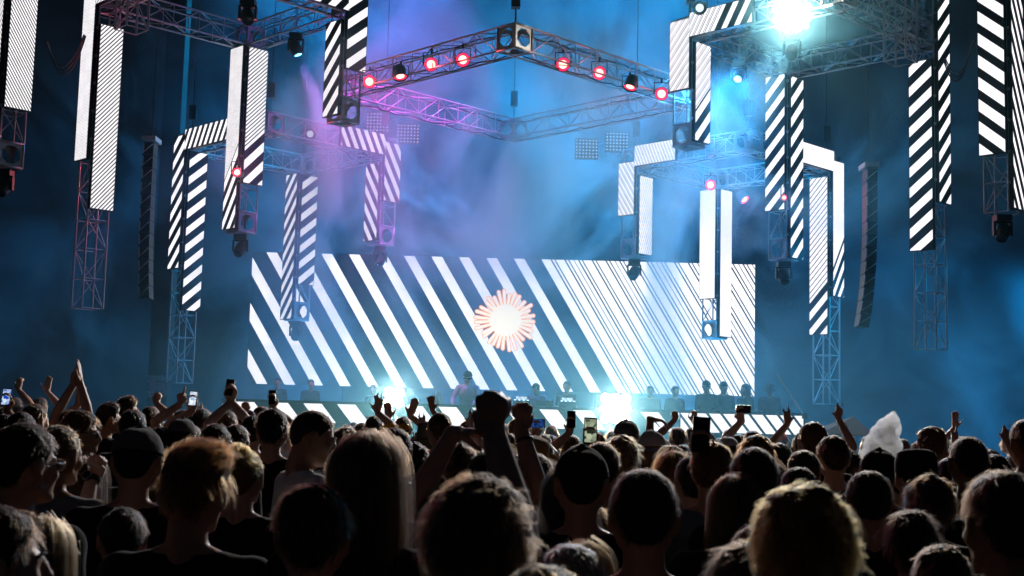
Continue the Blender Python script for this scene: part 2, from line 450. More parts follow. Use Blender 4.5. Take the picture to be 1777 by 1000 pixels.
# ------------------------------------------------------------------ hung frames and columns
def corner_frame(name, pxl, pxr, Y, py_back, label):
    xl, xr = at(pxl, 300, Y).x, at(pxr, 300, Y).x
    cx, D = (xl+xr)/2, (xr-xl)/2
    z = None
    lo, hi = 0., 20.
    for _ in range(40):
        m = (lo+hi)/2
        if proj((cx, Y+D, m))[1] < py_back: hi = m
        else: lo = m
    t, P = frame(name, cx, Y, D, lo, label)
    return dict(t=t, P=P, cx=cx, D=D, z=lo, Y=Y, xl=xl, xr=xr)
UL = corner_frame('truss_frame', 165, 592, 25.0, 84, 'upper truss frame over the red lamp, with fine-striped columns')
UR = corner_frame('truss_frame', 1195, 1613, 25.0, 134, 'upper truss frame carrying the dazzling white lamp')
LL = corner_frame('truss_frame', 330, 665, 30.3, 302, 'lower hazy truss frame above the striped end of the screen')
LR = corner_frame('truss_frame', 1103, 1434, 30.3, 328, 'lower truss frame with plain white columns before the screen')
# tall middle frame, apex towards the audience
def mid_frame():
    Y0 = 22.4; D = 3.55
    a = at(893, 90, Y0)
    t, P = frame('truss_frame', a.x, Y0+D, D, a.z, 'large middle truss frame with a row of red lamps under its apex')
    # pick-up cable on the apex
    bar(t, 'cable', (0, -D, TS), (0, -D, 4.0), .012, BLK)
    return dict(t=t, P=P, cx=a.x, D=D, z=a.z, Y=Y0+D)
UC = mid_frame()

def beam_panel(F, corner, frac, mat, label, hgt=TS+.04):
    """LED panel on the outer face of the front beam that starts at the left / right corner"""
    P0 = F['P'][corner]; t = empty('beam_screen', (P0.x, P0.y, F['z']))
    tag(t, label, 'LED panel', 'LED panels along the front beams')
    L = frac*F['D']*math.sqrt(2); h = TS/2; off = .10
    if corner == 'left':
        U = Vector((S2, -S2, 0)); P = NL*(h+off) + U*(h+.004)
        panel(t, 'display', P, U, L-h, hgt, NL, mat)
    else:
        U = Vector((S2, S2, 0)); P = NR*(h+off) - U*(L-.035)
        panel(t, 'display', P, U, L-h, hgt, NR, mat)
    for i in range(4):
        s = (i+.5)/4*(L-h); q = (P + U*s - (NL if corner == 'left' else NR)*.085)
        MB().box((q.x, q.y, hgt*.5), (.05, .05, .3)).build('bracket', ALU, t)

T = {}
T['far_left'] = tower(8, 22.6, 'cut-off LED column at the left edge, fine falling stripes, lamp below', (-160, 245, m_fineF), (-160, 193, m_fineF), 292, -170)
T['ul_l'] = tower(0, 25.0, 'LED column of fine rising stripes above a long bare truss end', (-60, 281, m_fineW), (52, 366, m_fineR), 536, -60, False, X=UL['xl'])
T['ul_b'] = tower(0, 25.0+UL['D'], 'LED column with the glowing red lamp on its edge',
    (88, 400, led_mat('red_lamp_column_l', 1, 1.6, .42, .50, .1, 1.05, .072, .70, faint=.1)), (90, 322, led_mat('red_lamp_column_r', 1, 1.0, .41, .50, .35, .75, .088, .62)), 405, 84, X=UL['cx'])
T['ul_r'] = tower(0, 25.0, 'LED column of wide rising stripes left of the red lamp row', (44, 205, m_wideR2), (-40, 126, m_wideR), 214, -40, X=UL['xr'])
T['ur_l'] = tower(0, 25.0, 'bright LED column hung at the right end of the red lamp row', (42, 161, led_mat('white_pairs', 1, 1.15, fine=.19, pair=True)),
    (82, 250, led_mat('white_pairs_split', 1, 1.15, .42, .48, .2, .60, .19, pair=True)), 256, 42, X=UR['xl'])
T['ur_b'] = tower(0, 25.0+UR['D'], 'LED column of wide rising stripes under the dazzling white lamp', (137, 368, m_wideR2), (140, 450, led_mat('rear_wide', 1, 1.1, .43, .48, .6, split=99)), 452, 132, X=UR['cx'])
T['ur_r'] = tower(0, 25.0, 'long LED column of wide rising stripes with bare truss end near the smoke puff', (112, 437, led_mat('right_wide', 1, .76, .40, .48, .42, split=99)), (-20, 355, led_mat('right_wide_b', 1, 1.0, .40, .46, .1, split=99)), 607, -60, False, X=UR['xr'])
T['ll_l'] = tower(0, 30.3, 'narrow LED column standing over the grey concrete pillar side', (240, 468, m_wideR2), (268, 540, led_mat('ll_wide', 1, .85, .40, .46, .7, split=99)), 665, 240, False, X=LL['xl'])
T['ll_b'] = tower(0, 30.3+LL['D'], 'LED column of rising stripes overlapping the left part of the screen', (306, 555, led_mat('llb_a', 1, 1.35, .40, .46, .4, split=99)), (308, 495, m_wideR), 556, 302, X=LL['cx'])
T['ll_r'] = tower(0, 30.3, 'hazy LED column of falling stripes above the screen in violet smoke', (288, 420, m_wideF2), (252, 352, led_mat('llr_b', -1, 1.7, .47, .5, .2, split=99)), 426, 252, X=LL['xr'])
T['lr_l'] = tower(0, 30.3, 'white hairline LED column above the dense half of the screen', (286, 376, led_mat('white_lines_fall', -1, 1.5, fine=.19, pair=True)), (310, 443, led_mat('white_lines_fall2', -1, 2.2, fine=.17, fduty=.78, faint=.2)), 449, 284, X=LR['xl'])
T['lr_b'] = tower(0, 30.3+LR['D'], 'plain white LED column in front of the dense stripes of the screen', (333, 520, m_w), (333, 585, m_w), 588, 326, X=LR['cx'])
T['lr_r'] = tower(0, 30.3, 'white LED column with wide stripes only at its foot', (312, 582, led_mat('lrr_a', 1, 1.05, .40, .48, .2, .72, .14, .74, faint=.1)), (284, 516, led_mat('lrr_b', 1, 1.6, .42, .50, .2, .66, .2, .97, faint=.8)), 702, 284, False, X=LR['xr'])
T['far_right'] = tower(1738, 22.6, 'LED column at the right edge with wide falling stripes', (-120, 272, m_wideF), (-120, 366, led_mat('far_right_steep', -1, 1.9, .40, .45, .1, split=99)), 371, -130, False)
beam_panel(UR, 'left', .50, led_mat('beam_pairs', 1, 1.7, fine=.21, pair=True, split=-.9, wide=.5, wduty=.45), 'bright LED panel along the beam beside the dazzling white lamp')
beam_panel(UL, 'right', .62, led_mat('beam_wide', 1, 1.1, .40, .48, .2, -.3, .085, .7), 'LED panel along the beam left of the large middle frame')
beam_panel(UL, 'left', .40, m_fineF, 'LED panel along the beam atop the fine-striped column')
beam_panel(LL, 'left', .62, led_mat('ll_beam_l', 1, 1.9, .42, .50, .2, split=99), 'striped LED panel on the left front beam of the lower hazy frame')
beam_panel(LL, 'right', .48, led_mat('ll_beam_r', -1, 1.9, .45, .52, .3, split=99), 'striped LED panel on the beam in the violet smoke')
beam_panel(LR, 'left', .44, led_mat('lr_beam_l', -1, 2.2, fine=.19, pair=True), 'white hairline LED panel on the beam above the dense stripes')
beam_panel(LR, 'right', .80, m_w, 'plain white LED panel on the beam right of the wide-striped column')
# short bare truss hung at the near corner on the right
def bare_column(px, Y, y0, y1, label):
    a = at(px, y1, Y); b = at(px, y0, Y)
    t = empty('truss_column', (a.x, Y, a.z)); tag(t, label, 'truss', 'bare truss columns')
    truss(t, (0, 0, 0), (0, 0, b.z-a.z), NL, NR, .5)
bare_column(1563, 23.2, -60, 108, 'short bare truss hanging above the long striped column')
bare_column(228, 23.4, -60, 52, 'short bare truss hanging beside the fine-striped column')

# ------------------------------------------------------------------ lamps
LENS_RED = glow('red_lens', (1.0, .26, .18), 6.0); RING_RED = glow('red_ring', (1.0, .015, .07), 2.6, False)
LENS_WHITE = glow("white_lens", (1.0, .96, .88), 45.0)
LENS_DIM = glow('dim_lens', (.75, .88, 1.0), 1.2)
def spot(name, loc, d, watts, col, cone, blend=.5, size=.08, parent=None):
    l = bpy.data.lights.new(name, 'SPOT'); l.energy = watts; l.color = col; l.spot_size = math.radians(cone); l.spot_blend = blend; l.shadow_soft_size = size
    o = bpy.data.objects.new(name, l); COL.objects.link(o)
    q = (-Vector(d)).normalized().to_track_quat('Z', 'Y')
    o.rotation_mode = 'QUATERNION'; o.rotation_quaternion = q; o.location = loc
    if parent: o.parent = parent
    return o
def par_lamp(loc, d, label, lit='red', watts=0, cone=40, r=.125, hang=True):
    t = empty('par_lamp', loc); tag(t, label, 'stage lamp', 'stage lamps')
    M = aim(d)
    MB().lathe([(r*.55, -.26), (r*.8, -.24), (r, -.16), (r, 0), (r*1.06, .005), (r*1.06, .02), (r*.97, .02), (r*.97, -.02)], 24, None, False).build('can', BLK, t, M)
    lens = MB().lathe([(.0001, -.018), (r*.62, -.018)], 24, None, False); m1, m2 = {'red': (LENS_RED, RING_RED), 'white': (LENS_WHITE, LENS_WHITE), 'dim': (LENS_DIM, GLASSB)}[lit]
    ln = lens.build('lens', m1, t, M); MB().lathe([(r*.625, -.0175), (r*.965, -.0175)], 24, None, False).build('lens_ring', m2, ln)
    yk = MB(); yk.tube([(r*1.15, 0, 0), (r*1.15, 0, .22), (-r*1.15, 0, .22), (-r*1.15, 0, 0)], .012); yk.tube([(0, 0, .22), (0, 0, .30)], .02)
    yk.build('yoke', BLK, t)
    if watts:
        # the light that leaves this lamp's lens
        c = {'red': (1, .08, .10), 'white': (1, .9, .78), 'dim': (.35, .65, 1)}[lit]
        spot('lamp_light', Vector(d).normalized()*.03, d, watts, c, cone, .6, r*.9, t)
    return t
def moving_head(loc, d, label, col=None, watts=0, cone=30, lens=None, blend=.6):
    """base hung under a truss, yoke, tilting head"""
    t = empty('moving_head_lamp', loc); tag(t, label, 'moving head', 'moving head lamps')
    t.scale = (.78, .78, .78)
    MB().box((0, 0, -.07), (.34, .30, .14)).build('base', BLK, t)
    yk = MB(); yk.box((0, 0, -.16), (.34, .12, .05)); yk.box((-.19, 0, -.31), (.045, .13, .32)); yk.box((.19, 0, -.31), (.045, .13, .32)); yk.build('yoke', BLK, t)
    M = Matrix.Translation((0, 0, -.40)) @ aim(d)
    MB().lathe([(.06, -.24), (.12, -.22), (.155, -.12), (.16, .05), (.135, .17), (.12, .20), (.105, .20), (.105, .17)], 20, None, False).build('head', BLK, t, M)
    lm = lens or GLASSB
    MB().lathe([(.0001, .185), (.06, .190), (.104, .175)], 20, None, False).build('lens', lm, t, M)
    if watts:
        spot('lamp_light', Vector((0, 0, -.40)) + Vector(d).normalized()*.21, d, watts, col, cone, blend, .09, t)
    return t
LENS_BLUE = glow('blue_lens', (.10, .45, 1.0), 9.0)
RW = 110
red = [((641, 142), 24.8, (.15, -1, -.25), 'red lamp nearest the wide-striped column, lowest on its side of the apex'), ((748, 112), 23.6, (.05, -1, -.3), 'red lamp second from the apex block to its left'),
       ((803, 104), 23.1, (0, -1, -.3), 'red lamp directly left of the apex block'), ((977, 112), 23.2, (0, -1, -.3), 'red lamp directly right of the apex block'),
       ((1040, 127), 23.8, (-.05, -1, -.25), 'red lamp second from the apex block to its right'), ((1148, 163), 24.8, (-.1, -1, -.2), 'red lamp touching the bright column at the row end')]
for (p, Y, d, lb) in red: par_lamp(at(*p, Y), d, lb, 'red', 45, 150)
for (p, Y, d, lb) in [((695, 134), 24.1, (.2, -.35, -1), 'red lamp seen edge-on between two others left of the apex'), ((1093, 152), 24.2, (-.3, -.3, -1), 'red lamp pointing down between two others right of the apex'),
                      ((1233, 321), 30.2, (0, -1, -.2), 'small red lamp above the plain white column'), ((1293, 347), 30.6, (.5, -.6, -.7), 'small tilted red lamp right of the plain white column')]:
    par_lamp(at(*p, Y), d, lb, 'red', 45, 150)
par_lamp(at(411, 299, 26.6), (-.1, -1, 0), 'red lamp on the edge of the split-pattern column', 'red', 320, 165, .10)
par_lamp(at(1361, 343, 26.6), (0, -1, -.1), 'tiny red lamp on the edge of the wide rising column', 'red', 20, 120, .06)
par_lamp(at(538, 233, 29.0), (.1, -1, -.4), 'faintly glowing silvery lamp on the rail left of the violet smoke', 'dim')  # pale gleam of the lens made by its own faint glow
par_lamp(at(1214, 14, 24.0), (-.3, -1, -.4), 'pale lamp above the bright column on the upper right', 'dim')

# dazzling white lamps
def blinder(px, py, Y, d, label, watts, nx, ny, r=.085, cone=150, stand=False):
    """a frame of several bulbs in bright reflectors"""
    t = empty('blinder_lamp', at(px, py, Y)); tag(t, label, 'floodlight', 'dazzling white lamps')
    M = aim(d); w, h = nx*r*2.02, ny*r*2.02
    MB().box((0, 0, -.13), (w*.9, h*.9, .20)).build('housing', BLK, t, M)
    for i in range(nx):
        for j in range(ny):
            if nx > 3 and i in (0, nx-1) and j in (0, ny-1): continue
            c = Matrix.Translation(((i-(nx-1)/2)*r*2.02, (j-(ny-1)/2)*r*2.02, 0))
            rf = MB().lathe([(r*.8, -.02), (r, .02)], 16, None, False).build('reflector', ALU, t, M @ c)
            MB().lathe([(.0001, .034), (r*.7, .028), (r*1.0, .012)], 20, None, False).build('lens', LENS_WHITE, rf)
    MB().tube([(w*.6, 0, .0), (w*.6, 0, -.3), (-w*.6, 0, -.3), (-w*.6, 0, 0)], .014).build('bracket', BLK, t, M)
    if stand: bar(t, 'stand', (0, .15, -.25), (0, .15, 1.16-t.location.z), .025, BLK)
    spot('lamp_light', Vector(d).normalized()*.17, d, watts, (1, .88, .70), cone, 1.0, .06, t)
blinder(1375, 22, 23.2, (-.18, -1, -.36), 'dazzling white lamp high on the right-hand upper frame', 8500, 4, 4)
blinder(683, 690, 22.6, (.06, -1, -.03), 'dazzling white lamp at the stage edge left of the DJ', 1500, 2, 2, stand=True)
blinder(1068, 709, 22.6, (-.04, -1, -.03), 'dazzling white lamp at the stage edge right of the DJ', 1900, 3, 3, stand=True)

# moving heads under the columns (unlit) and over the stage (blue)
for k, lb in (('far_left', 'dark moving head under the cut-off left column'), ('ul_b', 'dark moving head under the split-pattern column'), ('ur_b', 'dark moving head under the wide rising column at right'),
              ('far_right', 'dark moving head under the column at the right edge'), ('ll_b', 'dark moving head under the column overlapping the screen'), ('ll_r', 'dark moving head under the column in violet smoke'), ('lr_l', 'dark moving head over the top edge of the dense stripes')):
    t, x, zb, zt = T[k]
    moving_head((x, t.location.y, zb-.03), (random.uniform(-.3, .3), -.5, -.7), lb)
moving_head(at(1374, 62, 23.3), (-.2, -.6, -.6), 'glinting moving head right under the dazzling white lamp')
moving_head(at(431, 0, 22.9), (.2, -.6, -.7), 'moving head at the top of the picture over the red lamp column')
# blue wash lamps on the rig: they light the smoke
BL = (.0, .46, 1.0); CY = (.10, .50, 1.0); VI = (1.0, .10, .95)
# high roof that carries them, above the picture
for Y_, lb in ((25.2, 'front roof truss high over the stage'), (34.0, 'rear roof truss high over the stage')):
    t = empty('roof_truss', (0, Y_, 15.85)); tag(t, lb, 'truss', 'roof trusses')
    truss(t, (-16, 0, 0), (16, 0, 0), (0, 1, 0), (0, 0, 1), 1.6)
    for sx in (-16, 16): truss(t, (sx, 0, -.22), (sx, 0, -15.85), (1, 0, 0), (0, 1, 0), 1.6)
wash = [
    ((-1.4, 34.0, 15.62), (.02, -.14, -1), 2900, BL, 120), ((2.6, 34.0, 15.62), (.02, -.12, -1), 3300, BL, 120),
    ((-4.2, 34.0, 15.62), (0, -.1, -1), 3900, BL, 120), ((5.8, 34.0, 15.62), (.05, -.1, -1), 4100, BL, 120),
    ((1.0, 34.0, 15.62), (0, -.15, -1), 4600, CY, 80), ((-2.4, 25.2, 15.62), (.0, .30, -1), 15000, VI, 40),
    ((12.6, 29.0, 6.0), (-.5, -.1, -.6), 1700, BL, 140), ((-6.4, 34.0, 15.62), (-.12, -.1, -1), 4200, BL, 90),
    ((UL['cx']+UL['D']*.5, 25+UL['D']*.5, UL['z']-.02), (.42, -.1, -1), 2800, (1, .3, .9), 24), ((UR['cx']-UR['D']*.5, 25+UR['D']*.5, UR['z']-.02), (-.5, -1.1, -1), 4000, (.05, .44, 1), 110),
]
for i, (loc, d, w, c, cone) in enumerate(wash):
    mh = moving_head(Vector(loc), d, ['blue wash lamp over the DJ', 'blue wash lamp over the dense stripes', 'blue wash lamp over the left stripes', 'blue wash lamp over the white columns', 'cyan wash lamp behind the middle frame',
        'violet wash lamp over the left stripes', 'blue wash lamp over the far right wing', 'blue wash lamp over the far left wing', 'violet lamp aimed at the DJ from the upper frame', 'blue lamp under the upper frame turned to the front rows'][i], c, w, cone, LENS_BLUE)
    if loc[0] > 12: bar(mh, 'stand', (0, .12, -.02), (0, .12, -6.0/.78), .05, BLK)

# blue floor lamps added to light the smoke before the screen
def added_floor_wash(x, Y, label, watts):
    t = empty('added_floor_lamp', (x, Y, 1.16)); tag(t, label, 'floor lamp', 'added blue floor lamps before the screen')
    MB().box((0, 0, .10), (.9, .16, .12)).build('housing', BLK, t)
    for i in range(6): MB().lathe([(.0001, .012), (.05, .010), (.058, 0)], 14, Matrix.Translation((-.375+.15*i, 0, .162)), False).build('lens', LENS_BLUE, t)
    for sx in (-.38, .38): MB().box((sx, 0, .02), (.06, .22, .04)).build('foot', BLK, t)
    spot('lamp_light', (0, 0, .22), (0, -.18, 1), watts, (.0, .42, 1.0), 125, .9, .08, t)
added_floor_wash(-4.6, 32.2, 'added floor lamp below the sparse end of the screen', 650); added_floor_wash(.2, 32.2, 'added floor lamp below the sunburst', 650); added_floor_wash(4.8, 32.2, 'added floor lamp below the dense end of the screen', 650)

# ------------------------------------------------------------------ smoke over the stage
def smoke():
    x0, x1, y0, y1, z0, z1 = -17, 17, 13.5, 37.5, .1, 17.5
    m, nt, out = new_mat('stage_smoke')
    tc = nt.nodes.new('ShaderNodeTexCoord')
    sp = nt.nodes.new('ShaderNodeSeparateXYZ'); nt.links.new(tc.outputs['Object'], sp.inputs[0])
    nz = nt.nodes.new('ShaderNodeTexNoise'); nz.inputs['Scale'].default_value = .27; nz.inputs['Detail'].default_value = 5.0; nz.inputs['Roughness'].default_value = .60; nz.inputs['Distortion'].default_value = 1.1
    mp = nt.nodes.new('ShaderNodeMapping'); mp.inputs['Scale'].default_value = (1.0, .55, .8); mp.inputs['Location'].default_value = (3.1, 1.7, 5.2)
    nt.links.new(tc.outputs['Object'], mp.inputs[0]); nt.links.new(mp.outputs[0], nz.inputs['Vector'])
    cl = nt.nodes.new('ShaderNodeMapRange'); cl.interpolation_type = 'SMOOTHSTEP'
    cl.inputs[1].default_value = .49; cl.inputs[2].default_value = .585; cl.inputs[3].default_value = .0028; cl.inputs[4].default_value = .095
    nt.links.new(nz.outputs['Fac'], cl.inputs[0])
    # thinner towards the audience
    ny = nt.nodes.new('ShaderNodeMapRange'); ny.interpolation_type = 'SMOOTHSTEP'; ny.inputs[1].default_value = 20.5; ny.inputs[2].default_value = 28.0; ny.inputs[3].default_value = .02; ny.inputs[4].default_value = 1.0
    nt.links.new(sp.outputs[1], ny.inputs[0])
    # the upper wings stay clear
    fx = nt.nodes.new('ShaderNodeMapRange'); fx.interpolation_type = 'SMOOTHSTEP'; fx.inputs[1].default_value = 6.0; fx.inputs[2].default_value = 9.0
    nt.links.new(mth(nt, 'ABSOLUTE', sp.outputs[0]), fx.inputs[0])
    fz = nt.nodes.new('ShaderNodeMapRange'); fz.interpolation_type = 'SMOOTHSTEP'; fz.inputs[1].default_value = 3.5; fz.inputs[2].default_value = 6.5
    nt.links.new(sp.outputs[2], fz.inputs[0])
    side = mth(nt, 'SUBTRACT', 1.0, mth(nt, 'MULTIPLY', mth(nt, 'MULTIPLY', fx.outputs[0], fz.outputs[0]), .62))
    den = mth(nt, 'MULTIPLY', mth(nt, 'MULTIPLY', cl.outputs[0], ny.outputs[0]), side)
    ux = nt.nodes.new('ShaderNodeMapRange'); ux.interpolation_type = 'SMOOTHSTEP'; ux.inputs[1].default_value = 4.0; ux.inputs[2].default_value = 7.0; ux.inputs[3].default_value = 1; ux.inputs[4].default_value = 0
    nt.links.new(mth(nt, 'ABSOLUTE', sp.outputs[0]), ux.inputs[0])
    den = mth(nt, 'MULTIPLY', den, mth(nt, 'ADD', 1.0, mth(nt, 'MULTIPLY', mth(nt, 'MULTIPLY', ux.outputs[0], fz.outputs[0]), 1.6)))
    hz = nt.nodes.new('ShaderNodeMapRange'); hz.interpolation_type = 'SMOOTHSTEP'; hz.inputs[1].default_value = 8.0; hz.inputs[2].default_value = 11.5; hz.inputs[3].default_value = 1; hz.inputs[4].default_value = .30
    nt.links.new(sp.outputs[2], hz.inputs[0]); den = mth(nt, 'MULTIPLY', den, hz.outputs[0])
    # low fog lying along the stage edge
    lx = nt.nodes.new('ShaderNodeMapRange'); lx.interpolation_type = 'SMOOTHSTEP'; lx.inputs[1].default_value = 4.0; lx.inputs[2].default_value = 8.0; lx.inputs[3].default_value = 1; lx.inputs[4].default_value = .3; nt.links.new(mth(nt, 'ABSOLUTE', sp.outputs[0]), lx.inputs[0])
    gy = nt.nodes.new('ShaderNodeMapRange'); gy.interpolation_type = 'SMOOTHSTEP'; gy.inputs[1].default_value = 13.5; gy.inputs[2].default_value = 21.0; nt.links.new(sp.outputs[1], gy.inputs[0])
    gz = nt.nodes.new('ShaderNodeMapRange'); gz.interpolation_type = 'SMOOTHSTEP'; gz.inputs[1].default_value = 2.2; gz.inputs[2].default_value = 4.6; gz.inputs[3].default_value = 1; gz.inputs[4].default_value = 0; nt.links.new(sp.outputs[2], gz.inputs[0])
    den = mth(nt, 'ADD', den, mth(nt, 'MULTIPLY', mth(nt, 'MULTIPLY', mth(nt, 'MULTIPLY', gy.outputs[0], gz.outputs[0]), lx.outputs[0]), .018))
    for q, R_, D_ in ((at(1375, 22, 23.0), 1.2, .11), (at(683, 690, 22.4), .6, .24), (at(1068, 709, 22.4), .75, .24)):  # dense balls of smoke added round the white lamps to make halos
        dist = nt.nodes.new('ShaderNodeVectorMath'); dist.operation = 'DISTANCE'; nt.links.new(tc.outputs['Object'], dist.inputs[0]); dist.inputs[1].default_value = q
        gd = nt.nodes.new('ShaderNodeMapRange'); gd.interpolation_type = 'SMOOTHSTEP'; gd.inputs[1].default_value = .1; gd.inputs[2].default_value = R_; gd.inputs[3].default_value = D_; gd.inputs[4].default_value = 0; nt.links.new(dist.outputs['Value'], gd.inputs[0])
        den = mth(nt, 'ADD', den, gd.outputs[0])
    v = nt.nodes.new('ShaderNodeVolumePrincipled'); v.inputs['Color'].default_value = (.25, .74, 1, 1); v.inputs['Anisotropy'].default_value = .25
    # lamp blue put into the colour of thin smoke, thick smoke kept white
    th = nt.nodes.new('ShaderNodeMapRange'); th.inputs[1].default_value = .05; th.inputs[2].default_value = .26; nt.links.new(den, th.inputs[0])
    cm = nt.nodes.new('ShaderNodeMix'); cm.data_type = 'RGBA'; cm.inputs['A'].default_value = (.25, .74, 1, 1); cm.inputs['B'].default_value = (.95, .97, 1, 1)
    nt.links.new(th.outputs[0], cm.inputs['Factor']); nt.links.new(cm.outputs['Result'], v.inputs['Color'])
    nt.links.new(den, v.inputs['Density']); nt.links.new(v.outputs[0], out.inputs['Volume'])
    mb = MB(); mb.box(((x0+x1)/2, (y0+y1)/2, (z0+z1)/2), (x1-x0, y1-y0, z1-z0))
    o = mb.build('smoke', m); tag(o, 'blue lit stage smoke drifting around the trusses', 'smoke', kind='stuff')
    m.cycles.volume_step_rate = 1.0
smoke()

# ------------------------------------------------------------------ people: materials
def skin_mat(name, col):
    m = pbr(name, col, .5, 0, .15, 9.0, .12, 55, .45)
    return m
SKIN = [skin_mat('skin_fair', (.52, .31, .22)), skin_mat('skin_tan', (.40, .22, .14)), skin_mat('skin_brown', (.22, .115, .07)), skin_mat('skin_pale', (.60, .38, .29))]
def cloth(name, col): return pbr('cloth_'+name, col, .9, 0, .2, 14, .5, 11, .15, sheen=.15)
SHIRT = {'black': cloth('black', (.012, .012, .014)), 'charcoal': cloth('charcoal', (.035, .036, .04)), 'navy': cloth('navy', (.016, .022, .045)), 'grey': cloth('grey', (.30, .29, .30)),
         'white': cloth('white', (.72, .70, .72)), 'denim': cloth('denim', (.12, .17, .22)), 'red': cloth('red', (.30, .02, .025)), 'orange': cloth('orange', (.55, .18, .03)), 'olive': cloth('olive', (.07, .07, .04)), 'wine': cloth('wine', (.10, .02, .03)),
         'lilac': cloth('lilac', (.50, .42, .60))}  # pale cloth with the violet stage light put into its colour
TROUSER = cloth('trouser', (.02, .022, .03))
HCOL = {'black': (.020, .014, .012), 'dark': (.055, .030, .018), 'brown': (.13, .058, .024), 'auburn': (.20, .065, .022), 'blond': (.32, .135, .034), 'sand': (.20, .105, .045), 'grey': (.22, .20, .185)}
def hair_mats(k):
    nm = 'hair_'+k
    if nm in MATS: return MATS[nm], MATS[nm+'_base']
    m, nt, out = new_mat(nm)
    h = nt.nodes.new('ShaderNodeBsdfHairPrincipled'); h.model = 'CHIANG'; h.parametrization = 'COLOR'
    h.inputs['Color'].default_value = (*HCOL[k], 1); h.inputs['Roughness'].default_value = .32; h.inputs['Radial Roughness'].default_value = .45
    h.inputs['Random Roughness'].default_value = .2
    nt.links.new(h.outputs[0], out.inputs[0]); MATS[nm] = m
    c = tuple(v*.55 for v in HCOL[k])
    b = pbr(nm+'_base', c, .6, 0, .4, 60, .6, 90, .3)
    return m, b

# ------------------------------------------------------------------ people: shapes
class Prims:
    def __init__(s): s.mb = MB()
    def ell(s, c, r, M=None, n=16, m=10):
        vs = []; fs = []
        for i in range(m+1):
            ph = math.pi*i/m
            for k in range(n):
                a = 2*math.pi*k/n
                v = Vector((r[0]*math.sin(ph)*math.cos(a), r[1]*math.sin(ph)*math.sin(a), r[2]*math.cos(ph)))
                if M is not None: v = M @ v
                vs.append(v + Vector(c))
        for i in range(m):
            for k in range(n): fs.append((i*n+k, (i+1)*n+k, (i+1)*n+(k+1) % n, i*n+(k+1) % n))
        s.mb.add(vs, fs); return s
    def cap(s, p0, r0, p1, r1, n=12):
        p0 = Vector(p0); p1 = Vector(p1); d = p1-p0
        s.mb.tube([p0, p1], [r0, r1], n); s.ell(p0, (r0, r0, r0), None, n, 8); s.ell(p1, (r1, r1, r1), None, n, 8); return s
    def chain(s, pts, rs, n=10):
        for i in range(len(pts)-1): s.cap(pts[i], rs[i], pts[i+1], rs[i+1], n)
        return s
    def xform(s, M, start):
        for i in range(start, len(s.mb.v)): s.mb.v[i] = tuple(M @ Vector(s.mb.v[i]))
def remesh(pr, voxel, smooth=4, dec=None, name='body'):
    me = pr.mb.mesh('tmp'); o = bpy.data.objects.new('tmp', me); COL.objects.link(o)
    r = o.modifiers.new('r', 'REMESH'); r.mode = 'VOXEL'; r.voxel_size = voxel; r.use_smooth_shade = True
    if smooth:
        sm = o.modifiers.new('s', 'SMOOTH'); sm.factor = .5; sm.iterations = smooth
    if dec:
        d = o.modifiers.new('d', 'DECIMATE'); d.ratio = dec
    dg = bpy.context.evaluated_depsgraph_get(); ev = o.evaluated_get(dg)
    out = bpy.data.meshes.new_from_object(ev); out.name = name
    bpy.data.objects.remove(o); bpy.data.meshes.remove(me)
    out.materials.clear()
    return out
HEADC = Vector((0, .005, 1.665)); NECKP = Vector((0, -.015, 1.565))
def head_matrix(hr):
    """hr = (yaw, pitch down, roll) in degrees about the neck"""
    y, p, r = [math.radians(a) for a in hr]
    R = Matrix.Rotation(y, 4, 'Z') @ Matrix.Rotation(-p, 4, 'X') @ Matrix.Rotation(r, 4, 'Y')
    return Matrix.Translation(NECKP) @ R @ Matrix.Translation(-NECKP)
def add_head(pr, hr, beard=False):
    st = len(pr.mb.v); c = HEADC
    E = lambda o, r, M=None: pr.ell(c+Vector(o), r, M)
    E((0, -.012, .02), (.076, .097, .095)); E((0, .028, -.035), (.062, .070, .085)); E((0, .042, -.078), (.047, .050, .036)); E((0, .078, -.096), (.022, .018, .018))
    for sx in (-1, 1):
        pr.cap(c+Vector((sx*.055, -.005, -.055)), .020, c+Vector((sx*.022, .075, -.092)), .018)      # jaw
        E((sx*.040, .063, -.022), (.027, .026, .026))                                                     # cheekbone
        pr.cap(c+Vector((sx*.014, .090, .020)), .010, c+Vector((sx*.050, .068, .020)), .010)             # brow ridge
        E((sx*.034, .066, .002), (.016, .014, .011))                                                      # lid
        # ear: outer rim, bowl and lobe
        ex = sx*.079
        rim = [(ex, .004, -.030), (ex+sx*.008, -.008, -.034), (ex+sx*.015, -.022, -.012), (ex+sx*.016, -.024, .012), (ex+sx*.012, -.010, .028), (ex+sx*.004, .006, .020)]
        pr.chain([c+Vector(p) for p in rim], [.008, .008, .006, .006, .006, .006], 8)
        E((ex+sx*.003, -.008, -.002), (.010, .016, .026))
        pr.ell(c+Vector((sx*.011, .106, -.032)), (.010, .011, .009))                                      # nostril wing
    pr.cap(c+Vector((0, .094, .012)), .010, c+Vector((0, .114, -.026)), .013)
    E((0, .094, -.056), (.024, .012, .007)); E((0, .092, -.068), (.021, .012, .008))
    if beard: E((0, .062, -.085), (.05, .045, .032))
    pr.cap((0, -.018, 1.60), .056, (0, -.022, 1.52), .056)
    pr.xform(head_matrix(hr), st)
    pr.cap((0, -.020, 1.555), .056, (0, -.028, 1.45), .064)
def frame_of(d, n):
    d = Vector(d).normalized(); n = Vector(n); n = (n - d*n.dot(d))
    if n.length < 1e-4: n = d.orthogonal()
    n.normalize(); return d, n, d.cross(n)
